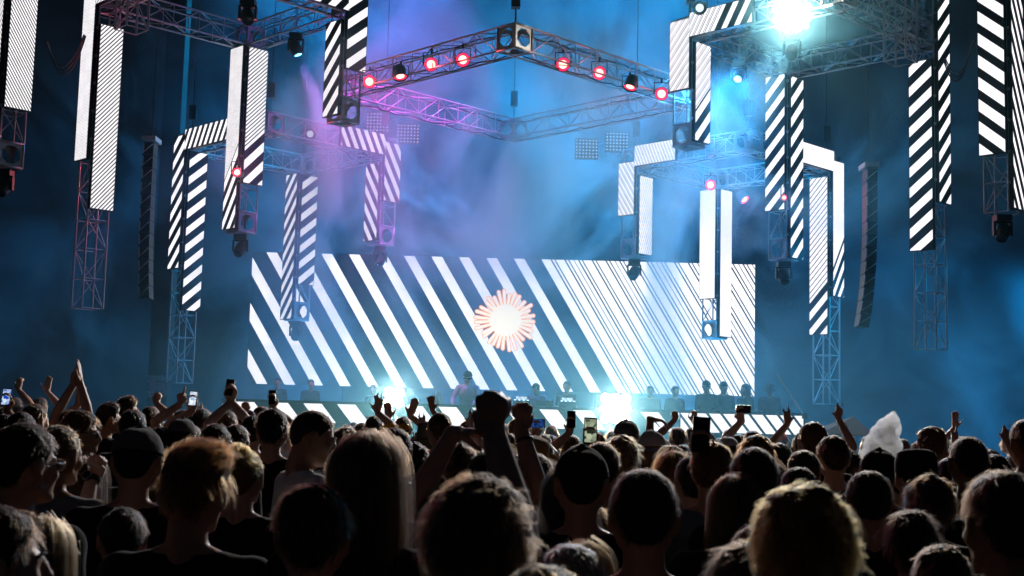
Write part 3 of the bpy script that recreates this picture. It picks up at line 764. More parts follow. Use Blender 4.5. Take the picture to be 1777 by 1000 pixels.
def add_hand(pr, W, d, n, style, side, k=1.0):
    d, n, s = frame_of(d, n)
    if side < 0: s = -s
    # s points to the thumb side
    B = Matrix((s, d, n)).transposed()
    W = Vector(W)
    pr.cap(W - d*.01, .027*k, W + d*.02, .027*k)
    fist = style in ('fist', 'point')
    pr.ell(W + d*(.060 if fist else .055)*k, ((.037 if fist else .042)*k, (.044 if fist else .054)*k, (.024 if fist else .019)*k), B)
    ln = (.82, 1.0, .95, .76); off = (.031, .0105, -.0105, -.031)
    bend = {'open': (6, 8, 8), 'relax': (28, 34, 24), 'fist': (78, 98, 60), 'grip': (42, 48, 30), 'clap': (3, 3, 4), 'point': (78, 98, 60), 'splay': (-4, 10, 8)}[style]
    spread = {'splay': 11, 'open': 5}.get(style, 1)
    for i in range(4):
        p = W + d*((.080, .088, .084, .072)[i] if fist else .098 if i in (1, 2) else .092)*k + s*off[i]*(.92 if fist else 1)*k
        a = math.radians(spread*(1.5-i)); dirn = d*math.cos(a) + s*math.sin(a)
        ang = 0; pts = [W + d*.06*k + s*off[i]*.9*k, p]; rs = [.012*k, .0115*k]
        bb = (4, 4, 6) if (style == 'point' and i == 0) else bend
        for j, L in enumerate((.044, .028, .022)):
            ang += math.radians(bb[j]); dd = dirn*math.cos(ang) + n*math.sin(ang)
            p = p + dd*L*ln[i]*k; pts.append(p); rs.append((.0105, .0095, .0085)[j]*k)
        pr.chain(pts, rs, 8)
        if style in ('fist', 'point'): pr.ell(W + d*(.084, .093, .088, .075)[i]*k + s*off[i]*.92*k - n*.008*k, (.0098*k, .012*k, .0135*k))
    b0 = W + d*.022*k + s*.030*k
    if style in ('fist', 'point'): tp = [b0, b0 + (d*.7+s*.35+n*.5).normalized()*.040*k, b0 + (d*.75+s*.0+n*.75)*.052*k, b0 + (d*.72-s*.5+n*.9)*.056*k]
    elif style in ('grip', 'relax'): tp = [b0, b0 + (d*.6+s*.6+n*.35).normalized()*.042*k, b0 + (d*.9+s*.5+n*.7)*.060*k, b0 + (d*1.2+s*.3+n*.9)*.062*k]
    else: tp = [b0, b0 + (d*.65+s*.75).normalized()*.042*k, b0 + (d*.8+s*.7)*.066*k, b0 + (d*1.1+s*.75)*.070*k]
    pr.chain(tp, [.016*k, .0125*k, .0105*k, .009*k], 8)
def ik(S, W, a=.300, b=.275, hint=(0, 0, -1)):
    S = Vector(S); W = Vector(W); v = W-S; L = v.length
    if L > .985*(a+b): W = S + v*(.985*(a+b)/L); v = W-S; L = v.length
    if L < .12: W = S + v.normalized()*.12; v = W-S; L = .12
    u = v/L; x = (a*a - b*b + L*L)/(2*L); h = math.sqrt(max(a*a-x*x, 1e-6))
    hv = Vector(hint); hv = hv - u*hv.dot(u); hv.normalize()
    return S + u*x + hv*h, W
SH = {1: Vector((.182, -.012, 1.435)), -1: Vector((-.182, -.012, 1.435))}
REST = {1: (Vector((.232, -.035, 1.145)), Vector((.222, .075, .895))), -1: (Vector((-.232, -.035, 1.145)), Vector((-.222, .075, .895)))}
def arm_joints(pose):
    J = {}
    for sd in (1, -1):
        if pose.get(sd):
            w, hint = pose[sd]['w'], pose[sd].get('hint', (sd*.6, -.2, -.8))
            S = SH[sd].copy()
            if Vector(w).z > 1.5: S = S + Vector((-sd*.012, 0, .045))
            e, w2 = ik(S, w, hint=hint); J[sd] = (S, e, w2)
        else: J[sd] = (SH[sd], *REST[sd])
    return J
def add_torso(pr, g=0.0, build=1.0):
    b = build
    pr.ell((0, 0, .98), (.165*b+g, .118*b+g, .14)); pr.ell((0, .004, 1.13), (.148*b+g, .104*b+g, .17)); pr.ell((0, 0, 1.31), (.172*b+g, .116*b+g, .185))
    pr.cap((-.135, -.014, 1.425), .066+g, (.135, -.014, 1.425), .066+g)
    pr.ell((0, -.03, 1.40), (.15*b+g, .085*b+g, .10))
    for sx in (-1, 1): pr.cap((sx*.02, -.03, 1.505-g*1.5), .042+g*.6, (sx*.150, -.018, 1.440), .052+g)
def make_body(pose, hr, voxel=.010, dec=None, beard=False, build=1.0, smooth=3):
    pr = Prims(); add_head(pr, hr, beard); add_torso(pr, 0, build)
    J = arm_joints(pose)
    for sd in (1, -1):
        S, e, w = J[sd]
        up = (e-S); fo = (w-e)
        pr.ell(S, (.060, .058, .064)); pr.cap(S, .054, S+up*.45, .050); pr.cap(S+up*.45, .050, e, .040)
        pr.cap(e, .040, e+fo*.28, .044); pr.cap(e+fo*.28, .044, w, .029)
        p = pose.get(sd) or {}
        add_hand(pr, w, p.get('dir', fo), p.get('palm', Vector((-sd, 0, 0)) if not p else Vector((0, 1, 0))), p.get('hand', 'relax'), sd if not p.get('flip') else -sd)
    for sx in (-1, 1): pr.cap((sx*.088, 0, .95), .088, (sx*.090, .004, .80), .078)
    return remesh(pr, voxel, smooth, dec, 'person'), J
def make_shirt(pose, J, voxel=.013, long=False, build=1.0):
    pr = Prims(); add_torso(pr, .014, build)
    for sd in (1, -1):
        S, e, w = J[sd]; up = e-S
        f = 1.0 if long else .62
        pr.ell(S, (.072, .068, .074)); pr.cap(S, .066, S+up*f, .058 if not long else .054)
        if long: pr.cap(e, .054, e+(w-e)*.93, .040)
    return remesh(pr, voxel, 3, None, 'shirt')
def make_trousers():
    pr = Prims()
    pr.ell((0, 0, .955), (.180, .133, .13))
    for sx in (-1, 1): pr.cap((sx*.09, 0, .93), .104, (sx*.095, .012, .52), .074); pr.cap((sx*.095, .012, .52), .074, (sx*.097, -.012, .12), .062)
    return remesh(pr, .02, 2, None, 'trousers')
TR = make_trousers(); TR.materials.append(TROUSER)
SHOE = None

# ------------------------------------------------------------------ hair
HC, HR = Vector((0, -.012, .02)), Vector((.0775, .0985, .0965))
def hairline(az):
    """height of the hairline (head coordinates) at azimuth az, 0 = face, pi = nape"""
    a = abs((az+math.pi) % (2*math.pi)-math.pi)
    pts = [(0, .072), (.6, .066), (1.05, .040), (1.35, -.012), (1.55, .012), (1.9, .004), (2.2, -.045), (2.6, -.072), (math.pi, -.082)]
    for (a0, z0), (a1, z1) in zip(pts, pts[1:]):
        if a <= a1: t = (a-a0)/(a1-a0); return z0+(z1-z0)*t
    return -.08
def vnoise(p, s, seed=0):
    from mathutils import noise
    return noise.noise(Vector(p)*s + Vector((seed*7.3, seed*3.1, seed*1.7)))
def scalp_pt(az, ph, g=0.0):
    d = Vector((math.sin(az)*math.sin(ph), math.cos(az)*math.sin(ph), math.cos(ph)))
    return HC + Vector((d.x*(HR.x+g), d.y*(HR.y+g), d.z*(HR.z+g)))
def scalp_n(p):
    q = p-HC; return Vector((q.x/HR.x**2, q.y/HR.y**2, q.z/HR.z**2)).normalized()
STY = {  # thickness top, sides, strand length, outwards, curl radius, curl turns, lumps
    'buzz': (.004, .002, .010, .75, 0, 0, .0), 'short': (.014, .006, .030, .40, .002, .6, .004), 'crop': (.022, .008, .040, .55, .004, .8, .008),
    'quiff': (.030, .006, .055, .55, .004, .7, .010), 'curly': (.024, .016, .050, .42, .010, 1.5, .014), 'wavy': (.018, .014, .070, .26, .007, 1.2, .009),
    'bun': (.010, .008, .06, .12, .003, .8, .004), 'long': (.016, .014, .0, .2, .003, 1.0, .005), 'afro': (.034, .030, .05, .8, .007, 3, .008)}
def make_hair(style, seed=0, n=2600, rad=.00055, pts=7, segs=(44, 26)):
    rnd = random.Random(seed*31+len(style)); tt, ts, L, outw, cr, ct, lump = STY[style]
    NA, NP = segs
    mb = MB(); mb.cs = True; vs = []; fs = []
    def thick(az, ph):
        top = max(0.0, math.cos(ph)); fr = .5+.5*math.cos(az)
        t = ts + (tt-ts)*min(1, top*1.5)
        if style == 'quiff': t = ts + (tt-ts)*min(1, top*1.3)*(.5+.7*fr)
        p = scalp_pt(az, ph)
        return t + lump*(vnoise(p, 28, seed)*.8 + vnoise(p, 60, seed)*.5)*min(1, .4+top)
    for i in range(NP+1):
        ph = math.pi*.80*i/NP
        for k in range(NA):
            az = 2*math.pi*k/NA; p = scalp_pt(az, ph); e = (p.z - hairline(az))/.022
            e = max(0, min(1, e*.5+.5)); e = e*e*(3-2*e)
            if style == 'long' and math.cos(az) < .35: e = max(e, 1.0 if p.z > -.08 else .6)
            vs.append(scalp_pt(az, ph, -.012*(1-e) + thick(az, ph)*e))
    for i in range(NP):
        for k in range(NA): fs.append((i*NA+k, (i+1)*NA+k, (i+1)*NA+(k+1) % NA, i*NA+(k+1) % NA))
    fs.append(tuple(range(NP*NA, NP*NA+NA))[::-1])
    mb.add(vs, fs)
    low = -.36
    if style == 'long':
        # the fall of hair down the back: a closed curtain
        rows = 16; NC = 26; vv = []; ff = []
        def cur(az, t, g):
            z = .03 + (low-.03)*t
            w = (.088+.014*math.sin(t*2.6))*(1-.30*max(0, t-.55)/.45); dpt = .105 - .012*t + .02*t*t
            x = math.sin(az)*(w+g); y = -.012 + math.cos(az)*(dpt+g) - .012*t
            p = Vector((x, y, z)); q = .006*vnoise((x*1.5, y*1.5, z*.25), 34, seed)
            return p + Vector((math.sin(az), math.cos(az), 0))*q
        A = [math.pi*(.42 + 1.16*k/(NC-1)) for k in range(NC)]
        for sgn in (0, 1):
            for i in range(rows+1):
                for a in A: vv.append(cur(a, i/rows, .0 if sgn == 0 else -.022))
        S = (rows+1)*NC
        for i in range(rows):
            for k in range(NC-1):
                ff.append((i*NC+k, (i+1)*NC+k, (i+1)*NC+k+1, i*NC+k+1)); ff.append((S+i*NC+k, S+i*NC+k+1, S+(i+1)*NC+k+1, S+(i+1)*NC+k))
            for k in (0, NC-1): ff.append((i*NC+k, i*NC+k+S, (i+1)*NC+k+S, (i+1)*NC+k))
        for k in range(NC-1): ff.append((rows*NC+k, rows*NC+k+S, rows*NC+k+1+S, rows*NC+k+1))
        mb.add(vv, ff)
    if style == 'bun':
        pr = Prims(); pr.ell((.0, -.085, .095), (.045, .042, .04), None, 18, 12)
        mb.add([Vector(v)*(1+.12*vnoise(v, 40, seed)) for v in pr.mb.v], pr.mb.f)
    shell = mb.mesh('hair')
    # strands: guides first, then locks of strands that follow each guide
    per = 9; ng = max(8, n//per)
    G = []; NR_ = []; guard = 0; lock = []
    down = Vector((0, 0, -1)); back = Vector((0, -1, -.15))
    while len(G) < ng and guard < ng*20:
        guard += 1
        az = rnd.random()*2*math.pi; ph = math.acos(1-rnd.random()*1.72); p = scalp_pt(az, ph)
        if p.z < hairline(az)+.004*rnd.random(): continue
        nrm = scalp_n(p); g = []
        if style == 'long' and rnd.random() < .70:
            a = math.pi*(.42+1.16*rnd.random()); z1 = low - rnd.random()*.06; gg = -.003+.010*rnd.random()**2 + (rnd.random()*.022 if rnd.random() < .08 else 0)
            ph0 = rnd.uniform(.1, 1.4); jz = rnd.uniform(-.012, .012); jp = rnd.random()*6
            for j in range(pts):
                t = j/(pts-1)
                if t < .25: g.append(scalp_pt(a, ph0+(1.52-ph0)*t/.25, .014+gg))
                else:
                    tq = (t-.25)/.75; g.append(cur(a+jz*tq*4, tq*(z1-.03)/(low-.03), gg+.003) + Vector((math.sin(jp+tq*7), math.cos(jp+tq*6), 0))*.007*tq)
            G.append(g); lock.append(.009); continue
        t0 = thick(az, ph); top = math.cos(ph)
        flow = down*(.9 if top < .5 else .25) + back*(.35 if style != 'quiff' else -.1) + Vector((rnd.uniform(-.5, .5), rnd.uniform(-.5, .5), rnd.uniform(-.3, .3)))
        if style == 'quiff' and top > .35: flow = Vector((.55+rnd.uniform(-.3, .3), .35+rnd.uniform(-.3, .3), .75))
        if style == 'bun': flow = (Vector((0, -.085, .095))-p).normalized()*1.5 + Vector((rnd.uniform(-.35, .35), rnd.uniform(-.35, .35), rnd.uniform(-.2, .5)))
        flow = flow - nrm*flow.dot(nrm)*.9
        if flow.length < 1e-3: flow = nrm.orthogonal()
        flow.normalize()
        ow = outw*rnd.uniform(.4, 1.2); LL_ = (L if L else .05)*rnd.uniform(.6, 1.15)*(1 if top > .3 or style in ('curly', 'wavy', 'afro', 'bun') else .55)
        if rnd.random() < .04: ow *= 1.7; LL_ *= 1.2
        d0 = (nrm*ow + flow*(1-min(1, outw)*.6)).normalized(); base = p + nrm*(t0*.6-.002)
        s1 = d0.orthogonal().normalized(); s2 = d0.cross(s1); ph1 = rnd.random()*6.28
        for j in range(pts):
            t = j/(pts-1)
            g.append(base + d0*LL_*t + (flow*.6 + down*.3 - nrm*.25)*LL_*t*t*.7 + (s1*math.cos(ph1+ct*6.28*t)+s2*math.sin(ph1+ct*6.28*t))*cr*t)
        G.append(g); lock.append(.007 if style not in ('buzz', 'short') else .010)
    if style == 'bun':
        for c in range(0, len(G), 4):
            dv = Vector((rnd.gauss(0, 1), rnd.gauss(0, 1), rnd.gauss(0, 1))).normalized(); cc = Vector((0, -.085, .095)); s1 = dv.orthogonal().normalized(); s2 = dv.cross(s1); rr = rnd.uniform(.036, .060)
            for j in range(pts):
                a = 2.6*j/(pts-1); G[c][j] = cc + (s1*math.cos(a)+s2*math.sin(a))*rr*(1+.10*j/(pts-1))
    G = np.array([[tuple(q) for q in g] for g in G], np.float32); lock = np.array(lock, np.float32)
    rs = np.random.RandomState(seed+5); k_ = per
    tt_ = np.linspace(0, 1, pts, dtype=np.float32)
    off = rs.normal(0, 1, (len(G), k_, 1, 3)).astype(np.float32); off2 = rs.normal(0, 1, (len(G), k_, 1, 3)).astype(np.float32)
    fall = (1 - .80*tt_)[None, None, :, None]
    P = G[:, None] + off*lock[:, None, None, None]*.55*fall + off2*.0028*(tt_**2)[None, None, :, None]
    # not all strands of a lock reach its tip
    cut = rs.uniform(.75, 1.0, (len(G), k_, 1, 1)).astype(np.float32)
    P = P[:, :, :1] + (P - P[:, :, :1])*cut
    P = P.reshape(-1, pts, 3); cnt = len(P)
    cv = bpy.data.hair_curves.new('hair_strands'); cv.add_curves([pts]*cnt)
    cv.attributes['position'].data.foreach_set('vector', P.reshape(-1))
    ra = cv.attributes.new('radius', 'FLOAT', 'POINT')
    ra.data.foreach_set('value', np.tile(np.linspace(rad, rad*.25, pts), cnt).astype(np.float32))
    return shell, cv
HAIRS = {}
def hair_of(style, seed, near):
    seed = seed % (1 if style == 'buzz' else 3); k = (style, seed, near)
    if k not in HAIRS:
        if near == 2: HAIRS[k] = make_hair(style, seed, 6500 if style in ('curly', 'wavy', 'long', 'quiff', 'bun') else 5200, .00042, 8)
        elif near == 1: HAIRS[k] = make_hair(style, seed, 1800, .0008, 6, (32, 18))
        else: HAIRS[k] = make_hair(style, seed, 420, .0016, 5, (20, 12))
    return HAIRS[k]

# hats (head coordinates)
def cap_mesh(brim=True):
    mb = MB(); mb.cs = True; vs = []; fs = []; NA, NP = 36, 14
    for i in range(NP+1):
        ph = .02 + 1.50*i/NP
        for k in range(NA):
            az = 2*math.pi*k/NA; g = .016 + .004*math.cos(az)
            p = scalp_pt(az, ph, g); p.z += .010*math.sin(ph) + .012*(1-i/NP)*math.cos(az)*.5
            if p.z < .012: p.z = .012
            seam = .0016*(abs(math.cos(3*az))**24); vs.append(p - scalp_n(p)*seam)
    for i in range(NP):
        for k in range(NA): fs.append((i*NA+k, (i+1)*NA+k, (i+1)*NA+(k+1) % NA, i*NA+(k+1) % NA))
    fs.append(tuple(range(NA))[::1]); mb.add(vs, fs)
    mb.lathe([(.0005, HC.z+HR.z+.030), (.008, HC.z+HR.z+.028), (.009, HC.z+HR.z+.021)], 10, Matrix.Translation((0, -.012, 0)))
    if brim:
        b = []; NB = 14
        for j in range(5):
            for k in range(NB+1):
                a = -1.15+2.3*k/NB; r = .095 + .078*j/4*math.cos(a*.85)
                b.append((math.sin(a)*(.080+.025*j/4), -.012+.103*math.cos(a)+ (.075*j/4)*math.cos(a*1.1), .020-.012*abs(math.sin(a))*j/4 - .010*(j/4)))
        f = []
        for j in range(4):
            for k in range(NB): f.append((j*(NB+1)+k, j*(NB+1)+k+1, (j+1)*(NB+1)+k+1, (j+1)*(NB+1)+k))
        n0 = len(b); b2 = [(x, y, z-.004) for x, y, z in b]; mb.add(b+b2, f+[tuple(i+n0 for i in q[::-1]) for q in f])
    return mb.mesh('cap')
def hat_mesh(kind):
    mb = MB(); mb.cs = True
    if kind == 'bucket': prof = [(.0005, .135), (.050, .136), (.084, .130), (.094, .118), (.100, .02), (.104, .008), (.150, -.012), (.152, -.016), (.104, .002), (.096, .012)]
    elif kind == 'straw': prof = [(.0005, .150), (.045, .152), (.078, .142), (.092, .110), (.099, .03), (.103, .022), (.150, .014), (.200, .026), (.214, .040), (.212, .034), (.196, .018), (.150, .006), (.101, .014)]
    else: prof = [(.0005, .128), (.06, .127), (.088, .112), (.096, .07), (.096, .015), (.093, .006), (.088, .010)]
    mb.lathe(prof, 40, Matrix.Translation((0, -.010, 0)) @ Matrix.Diagonal((.93, 1.12, 1, 1)), False)
    return mb.mesh('hat')
CAPM = cap_mesh(); CAPNB = cap_mesh(False); HATM = {k: hat_mesh(k) for k in ('bucket', 'straw', 'beanie')}
STRAW = pbr('straw', (.34, .22, .10), .8, 0, .35, 90, .8, 160, .2); FELT = pbr('felt', (.13, .105, .075), .95, 0, .2, 20, .3, 80, .1)
CAPC = {'grey': cloth('cap_grey', (.16, .155, .15)), 'black': cloth('cap_black', (.015, .015, .017)), 'blue': cloth('cap_blue', (.03, .06, .11)), 'white': cloth('cap_white', (.55, .54, .55)), 'red': cloth('cap_red', (.3, .02, .02))}
EYEW = pbr('eye', (.75, .73, .70), .15, 0, .05, 5); FRAME = pbr('spectacle_frame', (.02, .02, .022), .25, 0, .1, 5); FRAMEC = pbr('spectacle_clear', (.55, .52, .48), .15, 0, .1, 5, spec=.8)
YEL = pbr('yellow_frame', (.75, .42, .03), .3, 0, .1, 5)
def glasses_mesh():
    mb = MB()
    for sx in (-1, 1):
        pts = [(sx*.033+.024*math.cos(a), .098+.004*math.cos(a*1), .006+.017*math.sin(a)) for a in np.linspace(0, 2*math.pi, 17)]
        mb.tube(pts, .0028, 6); mb.tube([(sx*.058, .096, .010), (sx*.080, .060, .012), (sx*.084, -.004, .010), (sx*.083, -.022, -.008)], .003, 6)
        mb.add([(sx*.033+.022*math.cos(a), .0985, .006+.015*math.sin(a)) for a in np.linspace(0, 2*math.pi, 14)[:-1]], [tuple(range(13))])
    mb.tube([(-.010, .102, .010), (0, .106, .013), (.010, .102, .010)], .0028, 6)
    return mb.mesh('glasses')
GLM = glasses_mesh()
eye = Prims(); eye.ell((0, 0, 0), (.0125, .0125, .0125), Matrix.Rotation(math.pi/2, 3, 'X'), 16, 12); EYEM = eye.mb.mesh('eye'); EYEM.materials.append(EYEW)
EYEM.polygons.foreach_set('use_smooth', [True]*len(EYEM.polygons)); EYEM.materials.append(pbr('iris', (.03, .018, .010), .1, 0, .1, 5))
EYEM.polygons.foreach_set('material_index', [1 if q.center.y > .0098 else 0 for q in EYEM.polygons])

BODY = {}
def body_of(key, pose, hr, near, beard=False, build=1.0, long=False):
    if key in BODY: return BODY[key]
    vx = {2: .0102, 1: .0130, 0: .018, 3: .0060}[near]
    me, J = make_body(pose, hr, vx, None, beard, build, 1 if near == 3 else 3 if near else 2)
    sh = make_shirt(pose, J, .014 if near >= 2 else .018 if near else .024, long, build)
    BODY[key] = (me, sh, J)
    return BODY[key]
COUNT = [0]
def person_at(loc, s, label, group=None, hair='short', hcol='dark', shirt='black', yaw=0.0, hr=(0, 0, 0), pose=None, near=1, skin=0, hseed=0, hat=None, hatc=None, glasses=None, beard=False, build=1.0, long=False, key=None, eyes=False, trousers=True):
    pose = pose or {}
    if key is None: key = ('p', COUNT[0]) if pose else ('b', tuple(hr), near, beard, build, long)
    COUNT[0] += 1
    me, sh, J = body_of(key, pose, hr, near, beard, build, long)
    o = link('person', me, SKIN[skin]); o.location = loc; o.rotation_euler.z = math.radians(yaw); o.scale = (s, s, s)
    tag(o, label, 'person', group)
    link('shirt', sh, SHIRT[shirt], o)
    if trousers: link('trousers', TR, TROUSER, o)
    HM = head_matrix(hr) @ Matrix.Translation(HEADC)
    if hair:
        hm, hb = hair_mats(hcol); shell, cv = hair_of(hair, hseed, min(near, 2))
        hs = link('hair', shell, hb, o, HM)
        if not hat or hair == 'long':
            st = bpy.data.objects.new('hair_strands', cv); COL.objects.link(st); st.parent = hs
            if len(cv.materials) == 0: cv.materials.append(hm)
            st.material_slots[0].link = 'OBJECT'; st.material_slots[0].material = hm
    if hat == 'cap': link('cap', CAPM, CAPC[hatc or 'black'], o, HM @ Matrix.Rotation(math.radians(-8), 4, 'X'))
    elif hat == 'cap_back': link('cap', CAPM, CAPC[hatc or 'black'], o, HM @ Matrix.Rotation(math.pi, 4, 'Z') @ Matrix.Translation((0, .02, 0)))
    elif hat == 'bandcap': link('cap', CAPNB, CAPC[hatc or 'black'], o, HM)
    elif hat: link('hat', HATM[hat], {'straw': STRAW, 'bucket': FELT, 'beanie': CAPC[hatc or 'black']}[hat], o, HM @ Matrix.Rotation(math.radians(-14 if hat == 'straw' else -6), 4, 'X'))
    if glasses == 'head': link('sunglasses', GLM, YEL, o, HM @ Matrix.Translation((0, -.012, .075)) @ Matrix.Rotation(math.radians(32), 4, 'X') @ Matrix.Diagonal((1.16, 1.05, 1.1, 1)))
    elif glasses: link('glasses', GLM, FRAMEC if glasses == 'clear' else FRAME, o, HM)
    if eyes:
        for sx in (-1, 1): link('eye', EYEM, EYEW, o, HM @ Matrix.Translation((sx*.032, .0705, .0)))
        eb = MB(); eb.tube([(-.052, .074, .024), (-.034, .090, .031), (-.016, .099, .028)], [.003, .0045, .003], 6); eb.tube([(.052, .074, .024), (.034, .090, .031), (.016, .099, .028)], [.003, .0045, .003], 6)
        eb.build('eyebrow', hair_mats(hcol)[1], o, HM)
    return o, J
WREF = {'buzz': .170, 'short': .186, 'crop': .190, 'quiff': .195, 'curly': .232, 'wavy': .212, 'bun': .182, 'long': .204, 'afro': .25, None: .17}
def solve(px, top, w, hair, wref=None, thick=0.0):
    wr = wref or WREF[hair]; s = 1.0; Y = 3.0
    for _ in range(30):
        Y = wr*s*FPX/w; s = at(px, top, Y).z/(1.785+thick); s = min(1.14, max(.80, s))
    return Y, s
def person(px, top, w, label, hair='short', hands=None, wref=None, **kw):
    """someone in the crowd whose head stands at photograph column px, its top at row top, w pixels wide.
    hands = {side: (px, py, dY, style, palm, hint)}"""
    tk = {'curly': .02, 'wavy': .012, 'quiff': .02, 'bun': .03, 'afro': .03}.get(hair, .006)
    if kw.get('hat') in ('straw', 'bucket'): tk = .045
    Y, s = solve(px, top, w, hair, wref, tk)
    P = at(px, top, Y); yaw = kw.get('yaw', 0.0)
    Mi = (Matrix.Translation((P.x, Y, 0)) @ Matrix.Rotation(math.radians(yaw), 4, 'Z') @ Matrix.Scale(s, 4)).inverted()
    pose = {}
    for sd, h in (hands or {}).items():
        W = Mi @ at(h[0], h[1], Y+h[2])
        R3 = Mi.to_3x3().normalized()
        pose[sd] = dict(w=W, hand=h[3], palm=R3 @ Vector(h[4]))
        if len(h) > 5 and h[5]: pose[sd]['hint'] = R3 @ Vector(h[5])
        if len(h) > 6 and h[6]: pose[sd]['dir'] = R3 @ Vector(h[6])
    near = kw.pop('near', None)
    if near is None: near = 2 if w > 68 else 1
    o, J = person_at((P.x, Y, 0), s, label, hair=hair, pose=pose, near=near, **kw)
    Mw = Matrix.Translation((P.x, Y, 0)) @ Matrix.Rotation(math.radians(yaw), 4, 'Z') @ Matrix.Scale(s, 4)
    return o, {sd: [Mw @ q for q in J[sd]] for sd in J}, Mw

# ------------------------------------------------------------------ the near crowd, one by one
PHB = pbr('phone_shell', (.015, .015, .018), .25, .1, .1, 5)
def phone_screen(name, a, b, s):
    if name in MATS: return MATS[name]
    m, nt, out = new_mat(name); tc = nt.nodes.new('ShaderNodeTexCoord'); nz = nt.nodes.new('ShaderNodeTexVoronoi'); nz.inputs['Scale'].default_value = 38
    nt.links.new(tc.outputs['Object'], nz.inputs['Vector']); cr = nt.nodes.new('ShaderNodeValToRGB'); cr.color_ramp.elements[0].color = (*a, 1); cr.color_ramp.elements[1].color = (*b, 1); cr.color_ramp.elements[0].position = .25; cr.color_ramp.elements[1].position = .75
    nt.links.new(nz.outputs['Color'], cr.inputs[0]); e = nt.nodes.new('ShaderNodeEmission'); e.inputs[1].default_value = s
    nt.links.new(cr.outputs[0], e.inputs[0]); nt.links.new(e.outputs[0], out.inputs[0]); MATS[name] = m; return m
SCR = {'blue': phone_screen('screen_blue', (.01, .06, .5), (.7, .85, 1), .9), 'green': phone_screen('screen_green', (.02, .03, .02), (.55, .62, .42), .8), 'white': phone_screen('screen_white', (.35, .5, .7), (.9, .95, 1), 1.0), 'dark': PHB,
       'dim': phone_screen('screen_dim', (.005, .02, .10), (.03, .12, .45), .6)}
def phone(P, label, scr='dark', rot=0.0, tilt=12, yaw=0, k=1.0):
    """a phone held up, screen towards its owner"""
    t = empty('phone', P); tag(t, label, 'phone', 'phones held up'); t.rotation_euler = (math.radians(-tilt), math.radians(rot), math.radians(yaw))
    w, h, d = .073*k, .150*k, .009
    me = MB(); me.box((0, 0, 0), (w, d, h)); b = me.build('body', PHB, t)
    bv = b.modifiers.new('b', 'BEVEL'); bv.width = .0038; bv.segments = 3
    MB().add([(-w*.44, -d/2-.0006, -h*.43), (w*.44, -d/2-.0006, -h*.43), (w*.44, -d/2-.0006, h*.43), (-w*.44, -d/2-.0006, h*.43)], [(0, 1, 2, 3)]).build('display', SCR[scr], t)
    MB().lathe([(.0001, .002), (.006, .002), (.007, 0)], 12, Matrix.Translation((w*.25, d/2, h*.38)) @ Matrix.Rotation(-math.pi/2, 4, 'X'), False).build('lens', GLASSB, t)
    return t
p = person
def grip(J):
    """where a phone sits in the higher hand"""
    w = max((J[1][2], J[-1][2]), key=lambda q: q.z); return w + Vector((.004, -.040, .108))
# far left
p(44, 737, 106, 'big dark head with a glasses arm at the left edge', 'short', hcol='black', glasses='clear', yaw=-22, hr=(-12, 0, 0), hseed=1, near=2)
p(101, 736, 74, 'close-cropped person in a grey t-shirt with a lit shoulder', 'buzz', hcol='sand', shirt='grey', yaw=-12, hr=(-8, 4, 0), skin=1, near=2)
p(76, 902, 118, 'low long-haired head in the bottom left corner', 'long', hcol='sand', near=2, hseed=2)
p(-6, 880, 150, 'pale cheek cut off by the left edge at the bottom', 'short', hcol='dark', yaw=-60, near=2, skin=3, eyes=True)
p(140, 716, 68, 'bearded man in profile facing right below the clapping hands', 'crop', hcol='auburn', yaw=-74, hr=(-8, 4, 0), beard=True, glasses='dark', wref=.235, skin=0, near=2, eyes=True)
o, J, Mw = p(150, 797, 74, 'person raising a fist with a big dark wristwatch', 'long', {1: (160, 828, -.15, 'fist', (-.2, -.8, -.1), (.1, -.3, -1), (.35, .1, 1))}, hcol='dark', near=3, skin=3)
W, E_ = J[1][2], J[1][1]
def wristwatch(owner, W, E_, Mw):
    d = (W-E_).normalized(); q = W - d*.012
    M = Mw.inverted() @ Matrix.Translation(q) @ d.to_track_quat('Z', 'Y').to_matrix().to_4x4() @ Matrix.Scale(1.0, 4)
    ring = MB(); ring.lathe([(.031, -.012), (.035, -.012), (.035, .012), (.031, .012)], 24, None, False); w = ring.build('watch', PHB, owner, M)
    # face of the watch turned to the viewer
    L = (M.inverted().to_3x3() @ (Mw.inverted().to_3x3() @ Vector((-.25, -1, .25)))); L.z = 0; L.normalize()
    F = Matrix.Translation(L*.036) @ L.to_track_quat('Z', 'X').to_matrix().to_4x4()
    MB().lathe([(.0001, .012), (.017, .012), (.0195, .010), (.022, .002), (.022, -.004)], 24, None, False).build('dial', PHB, w, F)
    st = MB()
    for k in range(12):
        a = 2*math.pi*k/12; st.box((.0205*math.cos(a), .0205*math.sin(a), .009), (.004, .004, .004))
    st.build('bezel_stud', ALU, w, F)
wristwatch(o, W, E_, Mw)
p(240, 744, 80, 'person in a pale-topped cap and black t-shirt', 'buzz', hcol='black', hat='cap', hatc='grey', near=2, hr=(0, 2, 0))
p(338, 768, 122, 'person with lit auburn quiff and bare neck in black t-shirt', 'quiff', hcol='auburn', near=2, hr=(-4, 2, 3), yaw=-6, skin=0)
p(424, 770, 74, 'blond woman with a messy knot of hair', 'bun', hcol='blond', near=2, hseed=1, skin=3, yaw=-8)
p(474, 713, 56, 'tall dark-haired head right behind the white t-shirt man', 'crop', hcol='black', near=1)
p(533, 708, 86, 'shaven-headed man in white t-shirt looking down in profile', 'buzz', hcol='dark', shirt='white', yaw=-62, hr=(-14, 16, 0), wref=.225, near=2, skin=1, beard=True, eyes=True)
p(546, 848, 130, 'short dark head low in front of the white t-shirt', 'crop', hcol='dark', near=2, hseed=3)
p(638, 757, 136, 'person with long straight hair edged in copper light', 'long', hcol='dark', near=2, hseed=4)
